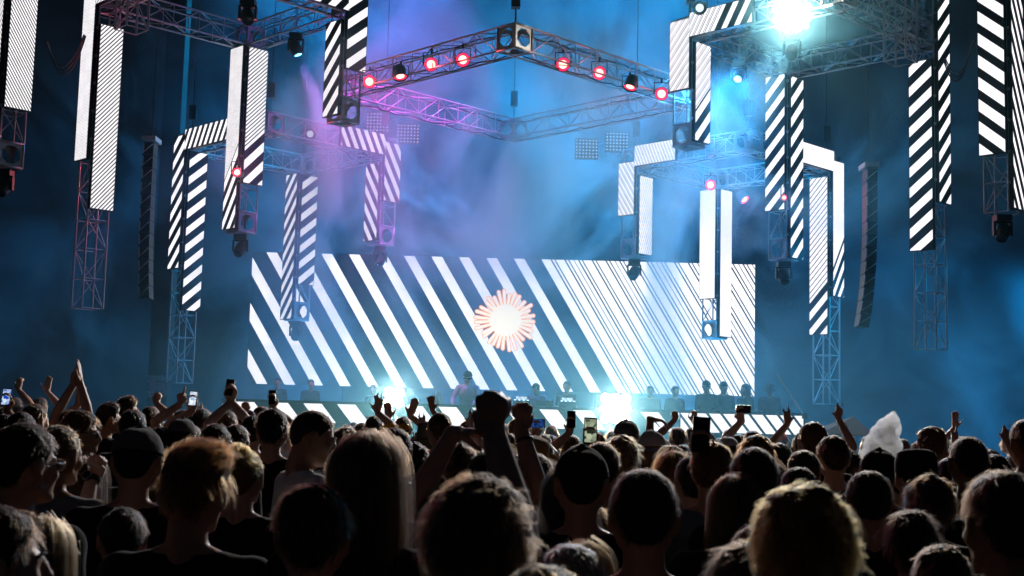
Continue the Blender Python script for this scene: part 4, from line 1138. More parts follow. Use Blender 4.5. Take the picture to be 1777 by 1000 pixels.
p(686, 744, 62, 'man with yellow sunglasses pushed up on his dark hair', 'short', hcol='black', glasses='head', skin=1, near=1)
p(772, 852, 92, 'person tilting the head back with one bent arm raised', 'crop', {-1: (786, 752, .05, 'relax', (.3, .1, -1), (-.5, -1, -.3), (1, .05, .05))}, hcol='black', skin=0, near=3, hr=(0, -28, 0))
p(833, 826, 214, 'large curly brown head at the bottom centre', 'curly', hcol='dark', near=2, hseed=1)
p(806, 880, 142, 'person behind the curly head thrusting a big fist up', 'short', {1: (858, 758, -.02, 'fist', (.25, 1, .1), (.3, -.7, -1), (-.10, .0, 1))}, hcol='black', skin=0, near=3)
o, J, Mw = p(926, 788, 80, 'dark-haired person raising a fist with a black bracelet', 'short', {-1: (903, 744, -.1, 'fist', (-.3, 1, 0), (.3, -.3, -1), (.12, 0, 1))}, hcol='black', skin=0, near=3)
W, E_ = J[-1][2], J[-1][1]
dd = (W-E_).normalized(); br = MB(); br.lathe([(.036, -.006), (.041, 0), (.036, .006), (.033, 0)], 20, None, False)
br.build('bracelet', PHB, o, Mw.inverted() @ Matrix.Translation(W-dd*.05) @ dd.to_track_quat('Z', 'Y').to_matrix().to_4x4())
p(852, 787, 76, 'person in a dark grey cap beside the big raised fist', 'buzz', hcol='black', hat='cap', hatc='black', near=2)
p(918, 752, 50, 'person wearing a wide straw hat behind the raised fists', 'short', hcol='dark', hat='straw', near=1, hr=(0, -24, 14))
p(800, 771, 72, 'short curly-haired head under the bent arm', 'curly', hcol='dark', near=2, hseed=2)
p(745, 728, 42, 'person in a brown felt bucket hat near the stage lamp', 'short', hcol='dark', hat='bucket', near=1)
p(795, 747, 46, 'person in a woven cap below the relaxed hand', 'buzz', hcol='dark', hat='bandcap', hatc='grey', near=1)
p(990, 814, 92, 'dark glossy long-haired head left of the cropped neck', 'long', hcol='black', near=2, hseed=5)
p(1010, 780, 86, 'round dark cap-wearing head below the glowing green phone', 'buzz', hcol='black', hat='bandcap', hatc='black', near=2)
p(1043, 766, 68, 'round dark head right of the glowing green phone', 'buzz', hcol='dark', near=2)
p(958, 888, 78, 'small dark head low in the gap beside the curly head', 'wavy', hcol='dark', near=2, hseed=3)
p(1026, 879, 84, 'dark wavy head tucked against the cropped neck', 'wavy', hcol='brown', near=2, hseed=4)
p(992, 948, 128, 'grey-rimmed head cut off by the bottom edge', 'short', hcol='grey', near=2, hseed=4, skin=3)
p(945, 985, 190, 'sandy head of which only the top shows at the bottom edge', 'short', hcol='sand', near=2, hseed=5)
p(1118, 817, 122, 'man with cropped dark hair and lit neck left of the denim collar', 'short', hcol='black', near=2, hseed=6, skin=1, hr=(-3, 0, 0))
p(1236, 769, 76, 'man with copper-lit cropped hair in a denim shirt', 'short', hcol='auburn', shirt='denim', near=2, hseed=7, yaw=-18, hr=(-14, 2, 0), long=True)
p(1309, 779, 84, 'dark round head with a thin lit outline beside the copper head', 'short', hcol='black', near=2, hseed=8)
p(1314, 755, 66, 'auburn wavy head against the pale front row', 'wavy', hcol='auburn', near=1, hseed=6)
p(1274, 828, 90, 'woman with long brown hair falling over a dark jacket', 'long', hcol='dark', near=2, hseed=7, shirt='charcoal', hr=(-4, 3, 0), long=True)
p(1394, 840, 200, 'large blond curly head lit gold near the bottom', 'curly', hcol='blond', near=2, hseed=3)
o, J, Mw = p(1130, 750, 48, 'person in a pale cap looking back at the camera', 'short', hcol='black', hat='cap', hatc='white', skin=2, yaw=150, hr=(0, -6, 0), near=1, eyes=True)
o, J, Mw = p(1164, 776, 50, 'person filming with the small bright blue phone', 'crop', {-1: (1150, 836, -.35, 'grip', (0, -1, .1), (-.2, -.4, -1), (.1, .1, 1))}, hcol='dark', near=3)
phone(grip(J), 'small phone glowing bright blue among the dark heads', 'blue', 4, 10, k=.92)
p(1080, 756, 62, 'head rimmed by the glare of the right stage lamp', 'wavy', hcol='sand', near=1, hseed=8)
p(1087, 731, 40, 'hooded head right in front of the right stage lamp', 'buzz', hcol='grey', hat='bandcap', hatc='grey', near=1)
p(1386, 812, 66, 'smooth dark head behind the large blond curls', 'short', hcol='black', near=1, hseed=9)
p(1395, 783, 58, 'reddish dark head two rows behind the blond curls', 'short', hcol='dark', near=1, hseed=10)
p(1446, 757, 58, 'dark head right of a blue cap, near the smoke puff', 'short', hcol='dark', near=1, hseed=11)
p(1410, 747, 42, 'person in a blue cap lit by the stage', 'buzz', hcol='black', hat='cap_back', hatc='blue', near=1)
p(1470, 783, 58, 'man in profile with sunglasses, turned right below the smoke puff', 'crop', hcol='black', yaw=-58, hr=(-8, 0, 0), wref=.225, near=2, skin=1, eyes=True, glasses='clear')
p(1507, 819, 80, 'dark head in front of the man in profile', 'short', hcol='black', near=2, hseed=12)
p(1526, 783, 58, 'person in a dark cap just under the smoke puff', 'buzz', hcol='black', hat='bandcap', hatc='black', near=1)
p(1590, 782, 74, 'person with a flat-topped dark hat', 'short', hcol='black', hat='beanie', hatc='black', near=2)
p(1613, 825, 92, 'dark head with a faint brown edge left of the big right head', 'curly', hcol='dark', near=2, hseed=5)
p(1680, 756, 66, 'shaven dark head with an ear and lit cheek near the right edge', 'buzz', hcol='black', near=2, skin=2)
p(1742, 820, 142, 'big short-haired head with one ear in the bottom right corner', 'short', hcol='dark', near=2, hseed=13, yaw=6, skin=1)
p(1492, 884, 86, 'fuzzy head low between the blond curls and a dark coat', 'curly', hcol='dark', near=2, hseed=6)
p(1580, 886, 92, 'dark head low in front of the faint brown edge', 'wavy', hcol='black', near=2, hseed=9)
p(1752, 751, 27, 'distant man turned left showing his pale face at the right edge', 'short', hcol='dark', yaw=60, near=1, skin=3, eyes=True)
p(1783, 728, 62, 'person in an orange collar cut off by the right edge', 'short', hcol='dark', shirt='orange', near=1, skin=2)
p(1705, 800, 50, 'pale-eared small head beside the shaven dark head', 'long', hcol='black', near=1)
p(278, 745, 50, 'dark head behind the pale-topped cap', 'crop', hcol='black', near=1, hseed=14)
p(316, 728, 46, 'person in a ribbed dark cap below the poster pillar', 'buzz', hcol='dark', hat='cap', hatc='grey', near=1)
p(375, 734, 58, 'dark shiny head with a lit right cheek above the quiff', 'buzz', hcol='black', near=1, skin=1)
p(330, 738, 44, 'small dark head left of the red accent', 'short', hcol='dark', near=1, shirt='red')
p(232, 712, 48, 'dark head straight below the little waving hands', 'short', hcol='black', near=1, hseed=15)
p(190, 700, 44, 'swept-haired man turned right left of the poster pillar', 'quiff', hcol='black', yaw=-50, near=1, wref=.215, skin=1)
p(222, 689, 40, 'man with swept hair in profile beside a forked hand', 'quiff', hcol='dark', yaw=-60, near=1, wref=.215, skin=0, eyes=True)
p(62, 702, 44, 'brown-haired head left of the raised clapping arms', 'short', hcol='brown', near=1, yaw=-30, hseed=16)
p(38, 716, 52, 'dark head above the glasses arm at the left', 'short', hcol='black', near=1, hseed=17)
p(10, 722, 48, 'dark head against the left edge below a lit phone', 'crop', hcol='dark', near=1)
p(440, 722, 44, 'dark head left of the tall one, under a raised fist', 'short', hcol='black', near=1, hseed=18)
p(410, 738, 48, 'dark head between the knot of hair and the shiny head', 'short', hcol='black', near=1, hseed=19)
p(600, 742, 56, 'brown head against the copper-edged long hair', 'wavy', hcol='brown', near=1, hseed=10)
p(720, 772, 52, 'dark head under the raised bent elbow', 'crop', hcol='black', near=1, hseed=20)
p(1205, 800, 48, 'low dark head under the big dark phone', 'short', hcol='dark', near=1, hseed=21)
p(1352, 770, 48, 'black head just right of the auburn waves', 'short', hcol='black', near=1, hseed=22)
p(1560, 800, 56, 'dark head between the flat-topped hat and the cap', 'short', hcol='black', near=1, hseed=23)
p(1650, 795, 58, 'dark head with an ear stud right of the flat-topped hat', 'short', hcol='black', near=1, hseed=24)

# ------------------------------------------------------------------ raised arms further back
o, J, Mw = p(122, 712, 38, 'person clapping with both arms stretched high', 'short', {1: (139, 664, -.1, 'clap', (-1, 0, .1), (.6, -.4, -.6), (-.12, 0, 1)), -1: (127, 668, -.1, 'clap', (1, 0, .1), (-.6, -.4, -.6), (.14, 0, 1))}, hcol='dark', near=3, skin=0)
p(150, 716, 36, 'person with one open hand up between clapping arms', 'short', {-1: (136, 703, -.15, 'open', (0, 1, 0), None, (.1, 0, 1))}, hcol='dark', near=1, skin=0)
p(318, 712, 36, 'person pointing one finger at the ceiling', 'short', {-1: (312, 702, -.1, 'point', (.4, .8, 0), None, (.06, 0, 1))}, hcol='dark', near=3, skin=0)
o, J, Mw = p(395, 714, 38, 'person holding a phone up with crossed wrists', 'short', {1: (398, 694, -.1, 'grip', (0, -1, 0), None, (.1, 0, 1)), -1: (402, 697, -.12, 'grip', (0, -1, 0), None, (0, 0, 1))}, hcol='dark', near=1, skin=3)
phone(grip(J), 'small dark phone held high left of the tall head', 'dark', 5)
o, J, Mw = p(352, 710, 36, 'person raising a bright white phone left of the fascia', 'short', {-1: (335, 712, -.12, 'grip', (0, -1, 0), None, (.05, 0, 1))}, hcol='dark', near=1, skin=0)
phone(grip(J), 'bright white phone in the crowd right of the pointing finger', 'white', 3)
o, J, Mw = p(455, 706, 34, 'person holding a dark phone before the lit fascia', 'short', {1: (472, 708, -.1, 'grip', (0, -1, 0), None, (0, 0, 1))}, hcol='dark', near=1)
phone(grip(J), 'dark phone upright against a white fascia stripe', 'dark', -2)
o, J, Mw = p(6, 706, 40, 'person at the left edge filming with a lit phone', 'short', {1: (12, 712, -.15, 'grip', (0, -1, 0), None, (0, 0, 1))}, hcol='dark', near=1)
phone(grip(J), 'lit blue phone at the left edge of the crowd', 'blue', 2)
p(650, 722, 34, 'person waving an open hand beside the left stage lamp', 'short', {1: (655, 716, -.1, 'splay', (0, 1, 0), None, (.1, 0, 1))}, hcol='dark', near=1)
p(742, 732, 30, 'person whose dark open hand stands before the fascia', 'short', {1: (750, 712, -.1, 'splay', (0, -1, 0), None, (-.15, 0, 1))}, hcol='black', near=1, skin=2)
p(700, 724, 32, 'person reaching a bare arm into the lamp glare', 'short', {-1: (674, 726, -.1, 'open', (0, 1, 0), None, (-.1, 0, 1)), 1: (712, 722, -.1, 'open', (0, 1, 0), None, (.3, 0, 1))}, hcol='dark', near=1)
o, J, Mw = p(1306, 748, 34, 'person stretching a phone sideways above the dense fascia', 'short', {-1: (1288, 730, -.1, 'grip', (0, -1, 0), None, (-.3, 0, 1))}, hcol='dark', near=1)
phone(grip(J), 'dark phone held sideways above the dense fascia stripes', 'dark', 90)
p(1092, 734, 38, 'person stretching a bare arm right past the right stage lamp', 'short', {1: (1128, 727, -.2, 'relax', (0, 0, -1), (0, 0, -1), (1, 0, -.1))}, hcol='dark', near=1, skin=1)
o, J, Mw = p(1010, 772, 54, 'person filming with the green-lit phone', 'short', {1: (1022, 782, -.25, 'grip', (0, -1, 0), None, (0, 0, 1))}, hcol='black', near=1)
phone(grip(J), 'green-lit phone held over the centre heads', 'green', 1)
o, J, Mw = p(1205, 792, 70, 'person holding up a big dark phone', 'short', {1: (1212, 800, -.3, 'grip', (0, -1, 0), None, (0, 0, 1))}, hcol='black', near=1, shirt='black')
phone(grip(J), 'big dark phone rising from the crowd left of the auburn head', 'dark', 4)
o, J, Mw = p(925, 752, 38, 'person whose phone glows deep blue by the second fist', 'short', {1: (929, 758, -.1, 'grip', (0, -1, 0), None, (0, 0, 1))}, hcol='dark', near=1)
phone(grip(J), 'deep blue phone right of the second raised fist', 'dim', 88)
o, J, Mw = p(992, 756, 36, 'person holding a black phone below the decks', 'short', {-1: (990, 750, -.1, 'grip', (0, -1, 0), None, (0, 0, 1))}, hcol='dark', near=1)
phone(grip(J), 'black phone standing up below the DJ decks', 'dark', 0)
for (x, y, w, hx, hy, sd, st, lb) in [(262, 706, 34, 272, 700, 1, 'fist', 'person with a forked little fist up beside the poster pillar'),
        (70, 690, 28, 82, 680, 1, 'open', 'person with hands up far back at the left'), (26, 690, 28, 32, 676, 1, 'grip', 'person raising a cup far back at the left'),
        (430, 712, 34, 424, 716, -1, 'fist', 'person whose pink fist shows beside the tall dark head'),
        (1176, 742, 30, 1170, 730, -1, 'fist', 'person with a small fist left of the dense fascia'), (1202, 742, 28, 1204, 733, 1, 'grip', 'person gripping a bottle before the dense fascia'),
        (1662, 758, 30, 1657, 742, -1, 'open', 'person with a hand up in the blue haze at right')]:
    p(x, y, w, lb, 'short', {sd: (hx, hy, -.1, st, (0, 1, 0), None, (.05, 0, 1))}, hcol='dark', near=1, skin=random.choice((0, 1, 3)))

# ------------------------------------------------------------------ the rest of the audience
def far_crowd():
    rnd = random.Random(21); n = 0; taken = []
    for o in bpy.data.objects:
        if o.name.startswith('person') and o.parent is None: taken.append((o.location.x, o.location.y))
    up = {1: dict(w=Vector((.20, .12, 1.98)), hand='open', palm=Vector((0, 1, 0)), dir=Vector((0, .1, 1)))}
    up2 = {-1: dict(w=Vector((-.22, .10, 1.92)), hand='fist', palm=Vector((0, 1, 0)), dir=Vector((.1, 0, 1)))}
    both = {1: dict(w=Vector((.22, .10, 1.95)), hand='splay', palm=Vector((0, 1, 0)), dir=Vector((.1, 0, 1))), -1: dict(w=Vector((-.22, .12, 1.9)), hand='splay', palm=Vector((0, 1, 0)), dir=Vector((-.1, 0, 1)))}
    CAPN = {'black': 'black', 'grey': 'grey', 'white': 'white', 'blue': 'blue', 'red': 'red'}
    L = {'short': 'far short-haired person deep in the crowd seen from behind', 'long': 'far long-haired person deep in the crowd seen from behind', 'cap': 'far person in a cap deep in the crowd', 'up': 'far person deep in the crowd with an arm thrown up', 'curly': 'far curly-haired person deep in the crowd seen from behind'}
    fl = lambda k, xx, yy: which(k, xx, yy) if yy < 12.6 else L[k]
    y = 8.2
    while y < 20.4:
        half = y*.43; x = -half + rnd.uniform(0, .5)
        while x < half:
            xx, yy = x+rnd.uniform(-.14, .14), y+rnd.uniform(-.28, .28)
            x += .69 + rnd.uniform(0, .16)
            if any((xx-a)**2+(yy-b)**2 < .16 for a, b in taken): continue
            taken.append((xx, yy))
            s = min(1.06, max(.90, rnd.gauss(.985, .038))); r = rnd.random()
            hr = rnd.choice([(0, 0, 0), (12, 0, 0), (-15, 3, 0), (0, 8, 0)])
            kw = dict(near=0, skin=rnd.choice((0, 0, 1, 1, 2, 3)), hcol=rnd.choice(('black', 'black', 'dark', 'dark', 'brown', 'auburn', 'sand')), shirt=rnd.choice(('black', 'black', 'charcoal', 'navy', 'grey', 'white', 'wine', 'olive', 'denim', 'red')), yaw=rnd.uniform(-22, 22), hr=hr, hseed=rnd.randint(0, 2))
            if r < .55: person_at((xx, yy, 0), s, fl('short', xx, yy), 'audience far back', hair=rnd.choice(('short', 'crop', 'buzz', 'short')), **kw)
            elif r < .70: person_at((xx, yy, 0), s*.95, fl('long', xx, yy), 'audience far back', hair='long', **kw)
            elif r < .80: cc = rnd.choice(list(CAPN)); person_at((xx, yy, 0), s, (which(cc+'-capped', xx, yy) if yy < 12.6 else 'far person in a %s cap deep in the crowd' % cc), 'audience far back', hair='buzz', hat=rnd.choice(('cap', 'cap_back')), hatc=cc, **kw)
            elif r < .965: person_at((xx, yy, 0), s*.97, fl('curly', xx, yy), 'audience far back', hair='curly', **kw)
            else:
                kw['hr'] = (0, 0, 0); ps = rnd.choice((('up', up), ('up2', up2), ('both', both)))
                person_at((xx, yy, 0), s*.96, fl('up', xx, yy), 'audience far back', hair='short', pose=ps[1], key=('far', ps[0]), **kw)
            n += 1
        y += 1.02
    return n
KIND = {'short': 'short-haired', 'crop': 'rough-haired', 'wavy': 'wavy-haired', 'long': 'long-haired', 'curly': 'curly-haired', 'up': 'arm-raising'}
known = [(proj(o.location+Vector((0, 0, 1.6))), o.location.y, o['label']) for o in bpy.data.objects if o.name.startswith('person') and o.parent is None]
used = set()
def which(hs, xx, yy):
    """words that single this one out: its hair and the neighbour it stands beside"""
    q = proj((xx, yy, 1.6))
    for k in sorted(known, key=lambda k: (k[0][0]-q[0])**2 + (k[0][1]-q[1])**2):
        rel = 'behind' if abs(k[0][0]-q[0]) < 30 and yy > k[1] else 'in front of' if abs(k[0][0]-q[0]) < 30 else 'just left of' if q[0] < k[0][0] else 'just right of'
        w = k[2].split()[:9]
        while w[-1] in ('with', 'in', 'and', 'a', 'the', 'of', 'at', 'below', 'under', 'behind', 'beside', 'by', 'to', 'on', 'one', 'just', 'from', 'his', 'against', 'over', 'between', 'near', 'into', 'left', 'right', 'its'): w.pop()
        s_ = KIND.get(hs, hs) + ' person ' + rel + ' the ' + ' '.join(w)
        if s_ not in used: used.add(s_); return s_

def mid_crowd():
    rnd = random.Random(77); n = 0
    taken = [(o.location.x, o.location.y) for o in bpy.data.objects if o.name.startswith('person') and o.parent is None]
    for y in np.arange(5.2, 8.0, .62):
        x = -y*.42
        while x < y*.42:
            xx, yy = x+rnd.uniform(-.1, .1), y+rnd.uniform(-.15, .15); x += .50
            if any((xx-a)**2+((yy-b)*.8)**2 < .105 for a, b in taken): continue
            pp = proj((xx, yy, 1.6))
            if 430 < pp[0] < 615 or 1190 < pp[0] < 1262 or 690 < pp[0] < 760: continue
            taken.append((xx, yy)); hs = rnd.choice(('short', 'crop', 'wavy', 'short', 'long', 'crop')); n += 1
            person_at((xx, yy, 0), min(1.0, max(.86, rnd.gauss(.935, .03))), which(hs, xx, yy), 'middle rows of the audience', hair=hs, hcol=rnd.choice(('black', 'dark', 'dark', 'brown', 'auburn')), shirt=rnd.choice(('black', 'charcoal', 'navy', 'grey', 'white', 'olive')), near=1, skin=rnd.choice((0, 1, 1, 2, 3)), hseed=rnd.randint(0, 2), yaw=rnd.uniform(-20, 20), hr=rnd.choice([(0, 0, 0), (14, 2, 0), (-14, 2, 0)]))
    # shorter people filling the gaps close to the camera
    for y, x0 in ((3.1, -.2), (3.7, .1), (4.3, -.1), (4.8, .15)):
        x = -y*.40 + x0
        while x < y*.42:
            xx, yy = x+rnd.uniform(-.1, .1), y+rnd.uniform(-.15, .15); x += .52
            pp = proj((xx, yy, 1.5))
            if 440 < pp[0] < 610 or 1190 < pp[0] < 1262 or 690 < pp[0] < 960: continue
            if any((xx-a)**2+((yy-b)*.8)**2 < .085 for a, b in taken): continue
            taken.append((xx, yy)); hs = rnd.choice(('short', 'crop', 'wavy', 'long')); n += 1
            person_at((xx, yy, 0), rnd.uniform(.83, .88), which(hs, xx, yy), 'middle rows of the audience', hair=hs, hcol=rnd.choice(('black', 'dark', 'dark', 'brown')), shirt=rnd.choice(('black', 'charcoal', 'navy', 'grey', 'olive')), near=2, skin=rnd.choice((0, 1, 2)), hseed=rnd.randint(0, 2), yaw=rnd.uniform(-25, 25), hr=rnd.choice([(0, 0, 0), (0, 2, 0)]))
    print('mid crowd', n)
mid_crowd()
NFAR = far_crowd(); print('far crowd', NFAR)

# ------------------------------------------------------------------ on the stage
def desk():
    Y = 24.0
    a = at(385, 691, Y); b = at(1398, 728, Y); zt = at(888, 704, Y).z; W = b.x-a.x
    t = empty('dj_desk', ((a.x+b.x)/2, Y, 1.16)); tag(t, 'long desk with striped LED fascia across the stage front', 'desk')
    h = zt-1.16
    MB().box((0, .40, h-.03), (W, .80, .05)).build('table_top', BLK, t)
    MB().box((0, .10, (h-.06)/2), (W, .04, h-.07)).build('front_board', BLK, t)
    for i in range(9): MB().box((-W/2+.1+(W-.2)*i/8, .6, (h-.06)/2), (.06, .06, h-.06)).build('leg', BLK, t)
    ppm = FPX/Y
    m1 = led_mat('fascia_wide', -1, 1.25, .62*1.25, .54, .15, split=99); m2 = led_mat('fascia_dense', -1, 1.3, fine=.34, fduty=.78)
    xs = at(1180, 720, Y).x - (a.x+b.x)/2
    panel(t, 'led_fascia', (-W/2, .06, h-.40), (1, 0, 0), xs+W/2-.006, .36, (0, -1, 0), m1, .03)
    panel(t, 'led_fascia', (xs+.02, .06, h-.40), (1, 0, 0), W/2-xs-.02, .36, (0, -1, 0), m2, .03)
    return zt, Y
DZ, DY = desk()
WHT = pbr('pale_plastic', (.55, .55, .58), .35, 0, .1, 8); LEDB = glow('led_pip', (.6, .8, 1.0), 4.0, False)
def deck(px, label):
    q = at(px, 690, DY+.4); t = empty('media_player', (q.x, DY+.40, DZ)); tag(t, label, 'media player', 'players on the desk')
    MB().box((0, 0, .055), (.32, .38, .10)).build('body', PHB, t)
    MB().lathe([(.0001, .02), (.10, .02), (.105, .012), (.108, 0)], 28, Matrix.Translation((0, -.05, .106)), False).build('jog_wheel', ALU, t)
    MB().box((0, .13, .135), (.2, .02, .09)).build('display', SCR['white'], t)
    for i in range(4): MB().box((-.12+.08*i, -.17, .110), (.03, .03, .012)).build('button', LEDB, t)
deck(905, 'media player nearest the DJ on the desk'); deck(985, 'media player at the far end of the decks')
def mixer(px):
    q = at(px, 690, DY+.4); t = empty('mixer', (q.x, DY+.40, DZ)); tag(t, 'DJ mixer with pale knobs between two players', 'mixer')
    MB().box((0, 0, .055), (.32, .38, .10)).build('body', PHB, t)
    for i in range(4):
        for j in range(4): MB().lathe([(.012, 0), (.011, .025), (.0001, .025)], 10, Matrix.Translation((-.11+.073*i, -.02+.045*j, .106)), False).build('knob', WHT, t)
        MB().box((-.11+.073*i, -.11, .112), (.02, .03, .02)).build('fader', WHT, t)
mixer(945)
def bottle(px, label):
    q = at(px, 690, DY+.3); o = MB().lathe([(.0001, 0), (.033, .002), (.034, .14), (.026, .18), (.013, .20), (.013, .225), (.0001, .226)], 16, None, False)
    t = o.build('bottle', pbr('bottle_plastic', (.55, .65, .72), .12, 0, .1, 8, spec=.8)); t.location = (q.x, DY+.3, DZ); tag(t, label, 'bottle', 'bottles on the desk')
    MB().lathe([(.015, 0), (.015, .02), (.0001, .02)], 12, Matrix.Translation((0, 0, .226)), False).build('lid', WHT, t)
bottle(757, 'left one of two water bottles on the desk'); bottle(765, 'right one of two water bottles on the desk')
def on_stage(px, top, Y, label, **kw):
    P = at(px, top, Y); s = min(1.12, max(.85, (P.z-1.16)/1.80))
    return person_at((P.x, Y, 1.16), s, label, **kw)
on_stage(812, 643, 25.0, 'DJ in a cap and violet-lit jacket facing the crowd behind the desk', hair='buzz', hcol='black', hat='cap', hatc='black', shirt='lilac', yaw=172, hr=(8, 12, 0), near=1, long=True, skin=0, eyes=True,
         pose={1: dict(w=Vector((.22, .42, 1.12)), hand='relax', palm=Vector((0, 0, -1))), -1: dict(w=Vector((-.2, .42, 1.10)), hand='relax', palm=Vector((0, 0, -1)))})
on_stage(932, 672, 25.6, 'stage helper in violet light bending over the decks', hair='short', hcol='dark', shirt='lilac', yaw=150, hr=(0, 30, 0), near=1, skin=0)
on_stage(984, 661, 27.0, 'person with a phone on stage right of the decks', hair='short', hcol='dark', shirt='charcoal', yaw=170, near=1, skin=1)
for px, top, Y, hat, sh, yw, lb in [(1128, 686, 26.0, None, 'navy', 160, 'shadowy guest nearest the right stage lamp'), (1172, 676, 25.6, None, 'black', 200, 'shadowy guest left of the trio on stage'), (1226, 660, 25.2, 'cap', 'black', 150, 'shadowy guest in a cap, tallest of the trio'),
        (1256, 662, 25.6, 'cap_back', 'charcoal', 190, 'shadowy guest in a cap in the middle of the trio'), (1293, 666, 25.2, None, 'black', 120, 'shadowy guest at the end of the screen'), (1336, 666, 26.2, 'bucket', 'wine', 180, 'guest in a hat lit pink right of the screen'),
        (482, 655, 30.5, None, 'black', 180, 'stagehand standing before the left end of the screen'), (540, 658, 30.5, None, 'black', 200, 'stagehand second from the left end of the screen'), (648, 668, 30.0, None, 'navy', 160, 'stagehand in front of the stripes above the left lamp')]:
    on_stage(px, top, Y, lb, hair='long' if px == 1293 else 'short', hcol='black', shirt=sh, hat=hat, hatc='black', yaw=yw, near=1, skin=1)

# ------------------------------------------------------------------ wings: pillar, line arrays, canopy, pole, cables
CONC = pbr('concrete', (.07, .07, .07), .9, 0, .3, 3.5, .4, 20, .2)
def pillar():
    Y = 31.6; q = at(276, 690, Y)
    t = empty('pillar', (q.x, Y, 0)); tag(t, 'tall grey concrete pillar with a poster near its foot', 'pillar')
    MB().box((0, 0, 9), (.46, .46, 18)).build('shaft', CONC, t)
    z0 = at(275, 690, Y).z; z1 = at(275, 652, Y).z
    m, nt, out = new_mat('poster_print'); tc = nt.nodes.new('ShaderNodeTexCoord'); nz = nt.nodes.new('ShaderNodeTexNoise'); nz.inputs['Scale'].default_value = 14; nt.links.new(tc.outputs['Object'], nz.inputs[0])
    cr = nt.nodes.new('ShaderNodeValToRGB'); cr.color_ramp.elements[0].color = (.45, .07, .05, 1); cr.color_ramp.elements[1].color = (.55, .53, .50, 1); cr.color_ramp.elements[0].position = .36; cr.color_ramp.elements[1].position = .44
    nt.links.new(nz.outputs['Fac'], cr.inputs[0]); b = nt.nodes.new('ShaderNodeBsdfPrincipled'); nt.links.new(cr.outputs[0], b.inputs['Base Color']); nt.links.new(b.outputs[0], out.inputs[0])
    MB().box((0, -.24, (z0+z1)/2), (.44, .01, z1-z0)).build('poster', m, t)
pillar()
def line_array(px, y0, y1, Y, bend, label, n=12):
    a = at(px, y0, Y); b = at(px, y1, Y); H = a.z-b.z
    t = empty('line_array_speaker', (a.x, Y, b.z)); tag(t, label, 'loudspeaker', 'hung line arrays')
    h = H/n; x = 0; z = H; ang = 0
    MB().box((0, 0, H+.08), (.30, .5, .10)).build('bumper_frame', ALU, t)
    bar(t, 'cable', (0, 0, H+.1), (0, 0, H+7), .012, BLK)
    for i in range(n):
        ang = bend*(i/n)**2
        M = Matrix.Translation((x, 0, z-h/2)) @ Matrix.Rotation(ang, 4, 'Y')
        bx = MB(); f = [(-.11, -.23), (.11, -.23), (.08, .23), (-.08, .23)]; hh = h*.47
        bx.add([(X_, Y_, Z_) for Z_ in (-hh, hh) for X_, Y_ in f], [(3, 2, 1, 0), (4, 5, 6, 7), (0, 1, 5, 4), (1, 2, 6, 5), (2, 3, 7, 6), (3, 0, 4, 7)])
        c = bx.build('speaker_box', BLK, t, M)
        MB().tube([(-.10, -.24, -hh*.8), (-.10, -.24, hh*.8)], .012, 6).build('grille_rail', ALU, c)
        MB().tube([(-.10, -.24, -hh*.7), (.10, -.24, hh*.7)], .008, 6).build('rigging_pin', ALU, c)
        x -= math.sin(ang)*h; z -= math.cos(ang)*h
line_array(1508, 296, 570, 26.5, .22, 'curved line array hanging right of the stage'); line_array(263, 250, 520, 28.0, -.10, 'curved line array hanging before the grey pillar')
def canopy():
    Y = 19.0; q = at(1470, 740, Y); a = at(1425, 752, Y); b = at(1497, 722, Y); c = at(1520, 745, Y)
    t = empty('canopy_tent', (q.x, Y, 0)); tag(t, 'dim peaked canopy tent at the right of the stage', 'tent')
    m = pbr('canopy_sheet', (.022, .022, .028), .9, 0, .4, 4, spec=.1)
    w = .45; zt, ze = b.z, a.z
    top = (b.x-q.x, .5, zt)
    rim = [(a.x-q.x, 0, ze), (c.x-q.x, 0, ze-.02), (c.x-q.x, 1.2, ze-.02), (a.x-q.x, 1.2, ze)]
    for i in range(4):
        mb = MB(); p0, p1 = rim[i], rim[(i+1) % 4]; mb.add([p0, p1, top, tuple(v-.01 for v in p0), tuple(v-.01 for v in p1), tuple(v-.012 for v in top)], [(0, 1, 2), (5, 4, 3), (0, 3, 4, 1), (1, 4, 5, 2), (2, 5, 3, 0)])
        mb.build('roof_panel', m, t)
    for r in rim: bar(t, 'leg', (r[0], r[1], 0), r, .02, ALU)
canopy()
def pole():
    a = at(1396, 722, 23.4); b = at(1348, 648, 23.4); t = empty('boom_pole', (a.x, a.y, a.z)); tag(t, 'slanting pale pole at the right end of the desk', 'pole')
    bar(t, 'shaft', (0, 0, 0), b-a, .015, ALU); bar(t, 'stand', (0, 0, 0), (0, 0, 1.17-a.z), .02, BLK)
    MB().box((0, 0, 0), (.08, .08, .10)).build('clamp', BLK, t)
pole()
def cable(p0, p1, sag, Y, label, k=3):
    a, b = at(*p0, Y), at(*p1, Y)
    t = empty('cable_swag', a); tag(t, label, 'cable', 'cables hung between columns')
    for j in range(k):
        pts = [(a.lerp(b, s) - a) + Vector((0, .05*j, -4*(sag+.07*j)*s*(1-s))) for s in np.linspace(0, 1, 20)]
        MB().tube(pts, .012, 6).build('cable', pbr('cable_rubber', (.10, .10, .11), .5, 0, .1, 5), t)
cable((80, 70), (146, 60), .55, 24, 'sagging cables between the two leftmost columns'); cable((1640, 100), (1690, 70), .45, 24, 'sagging cables between the two rightmost columns')
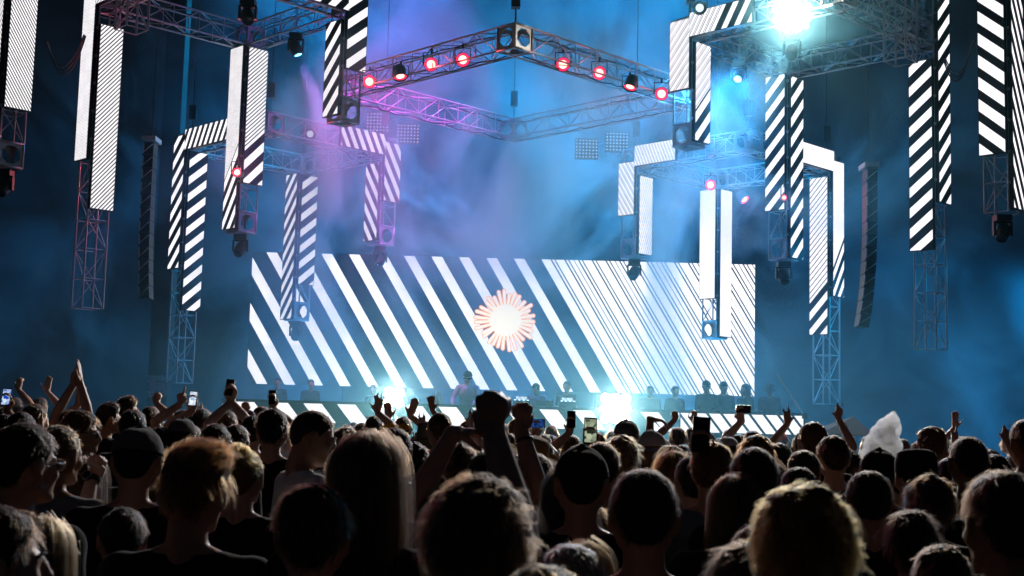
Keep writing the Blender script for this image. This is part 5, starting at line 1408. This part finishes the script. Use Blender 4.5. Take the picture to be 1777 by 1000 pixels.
# dotted lamp matrices in the smoke
def matrix(px, py, Y, label):
    q = at(px, py, Y); t = empty('lamp_matrix', q); tag(t, label, 'lamp panel', 'dotted lamp panels in the smoke')
    MB().box((0, .06, 0), (.56, .10, .50)).build('housing', BLK, t)
    me = MB().lathe([(.0001, .012), (.016, .008), (.020, 0)], 10, Matrix.Rotation(math.pi/2, 4, 'X'), False).mesh('bulb'); me.materials.append(glow('matrix_bulb', (.6, .8, 1), 1.0, False))
    for i in range(7):
        for j in range(6): link('bulb', me, None, t, Matrix.Translation((-.24+.08*i, .008, -.20+.08*j)))
for px, py, lb in ((1018, 258, 'brightest dotted lamp panel right of the smoke centre'), (1071, 246, 'dotted lamp panel left of the bright column foot'), (655, 212, 'faint dotted lamp panel nearest the left column foot'), (708, 232, 'faint dotted lamp panel in the violet smoke')):
    matrix(px, py, 31.0, lb)
# dense white puff breathed out over the crowd
def puff():
    Y = 9.2
    pr = Prims(); rnd = random.Random(5)
    pts = [(1548, 732, 15), (1537, 742, 17), (1552, 746, 14), (1522, 752, 15), (1538, 762, 20), (1515, 768, 17), (1548, 775, 18), (1526, 782, 22), (1508, 788, 15), (1545, 797, 20), (1524, 802, 20)]
    def blob(c, r, lvl):
        pr.ell(c, (r, r, r), None, 12, 8)
        if lvl:
            for _ in range(9 if lvl == 2 else 5):
                d = Vector((rnd.gauss(0, 1), rnd.gauss(0, 1), rnd.gauss(0, 1))).normalized(); blob(c+d*r*.9, r*rnd.uniform(.28, .48), lvl-1)
    for x, y, r in pts: blob(at(x, y, Y) + Vector((0, rnd.uniform(-.03, .03), 0)), r/FPX*Y, 2)
    me = remesh(pr, .008, 4, None, 'smoke_puff')
    m, nt, out = new_mat('puff_volume'); tc = nt.nodes.new('ShaderNodeTexCoord'); nz = nt.nodes.new('ShaderNodeTexNoise'); nz.inputs['Scale'].default_value = 24; nz.inputs['Detail'].default_value = 3
    nt.links.new(tc.outputs['Object'], nz.inputs[0]); v = nt.nodes.new('ShaderNodeVolumePrincipled'); v.inputs['Color'].default_value = (1, .99, .98, 1); v.inputs['Anisotropy'].default_value = .6
    mr = nt.nodes.new('ShaderNodeMapRange'); mr.inputs[1].default_value = .40; mr.inputs[2].default_value = .60; mr.inputs[3].default_value = 9; mr.inputs[4].default_value = 22
    nt.links.new(nz.outputs['Fac'], mr.inputs[0]); nt.links.new(mr.outputs[0], v.inputs['Density']); nt.links.new(v.outputs[0], out.inputs['Volume'])
    o = link('smoke_puff', me, m); tag(o, 'dense white puff of smoke rising from the crowd', 'smoke', kind='stuff')
puff()
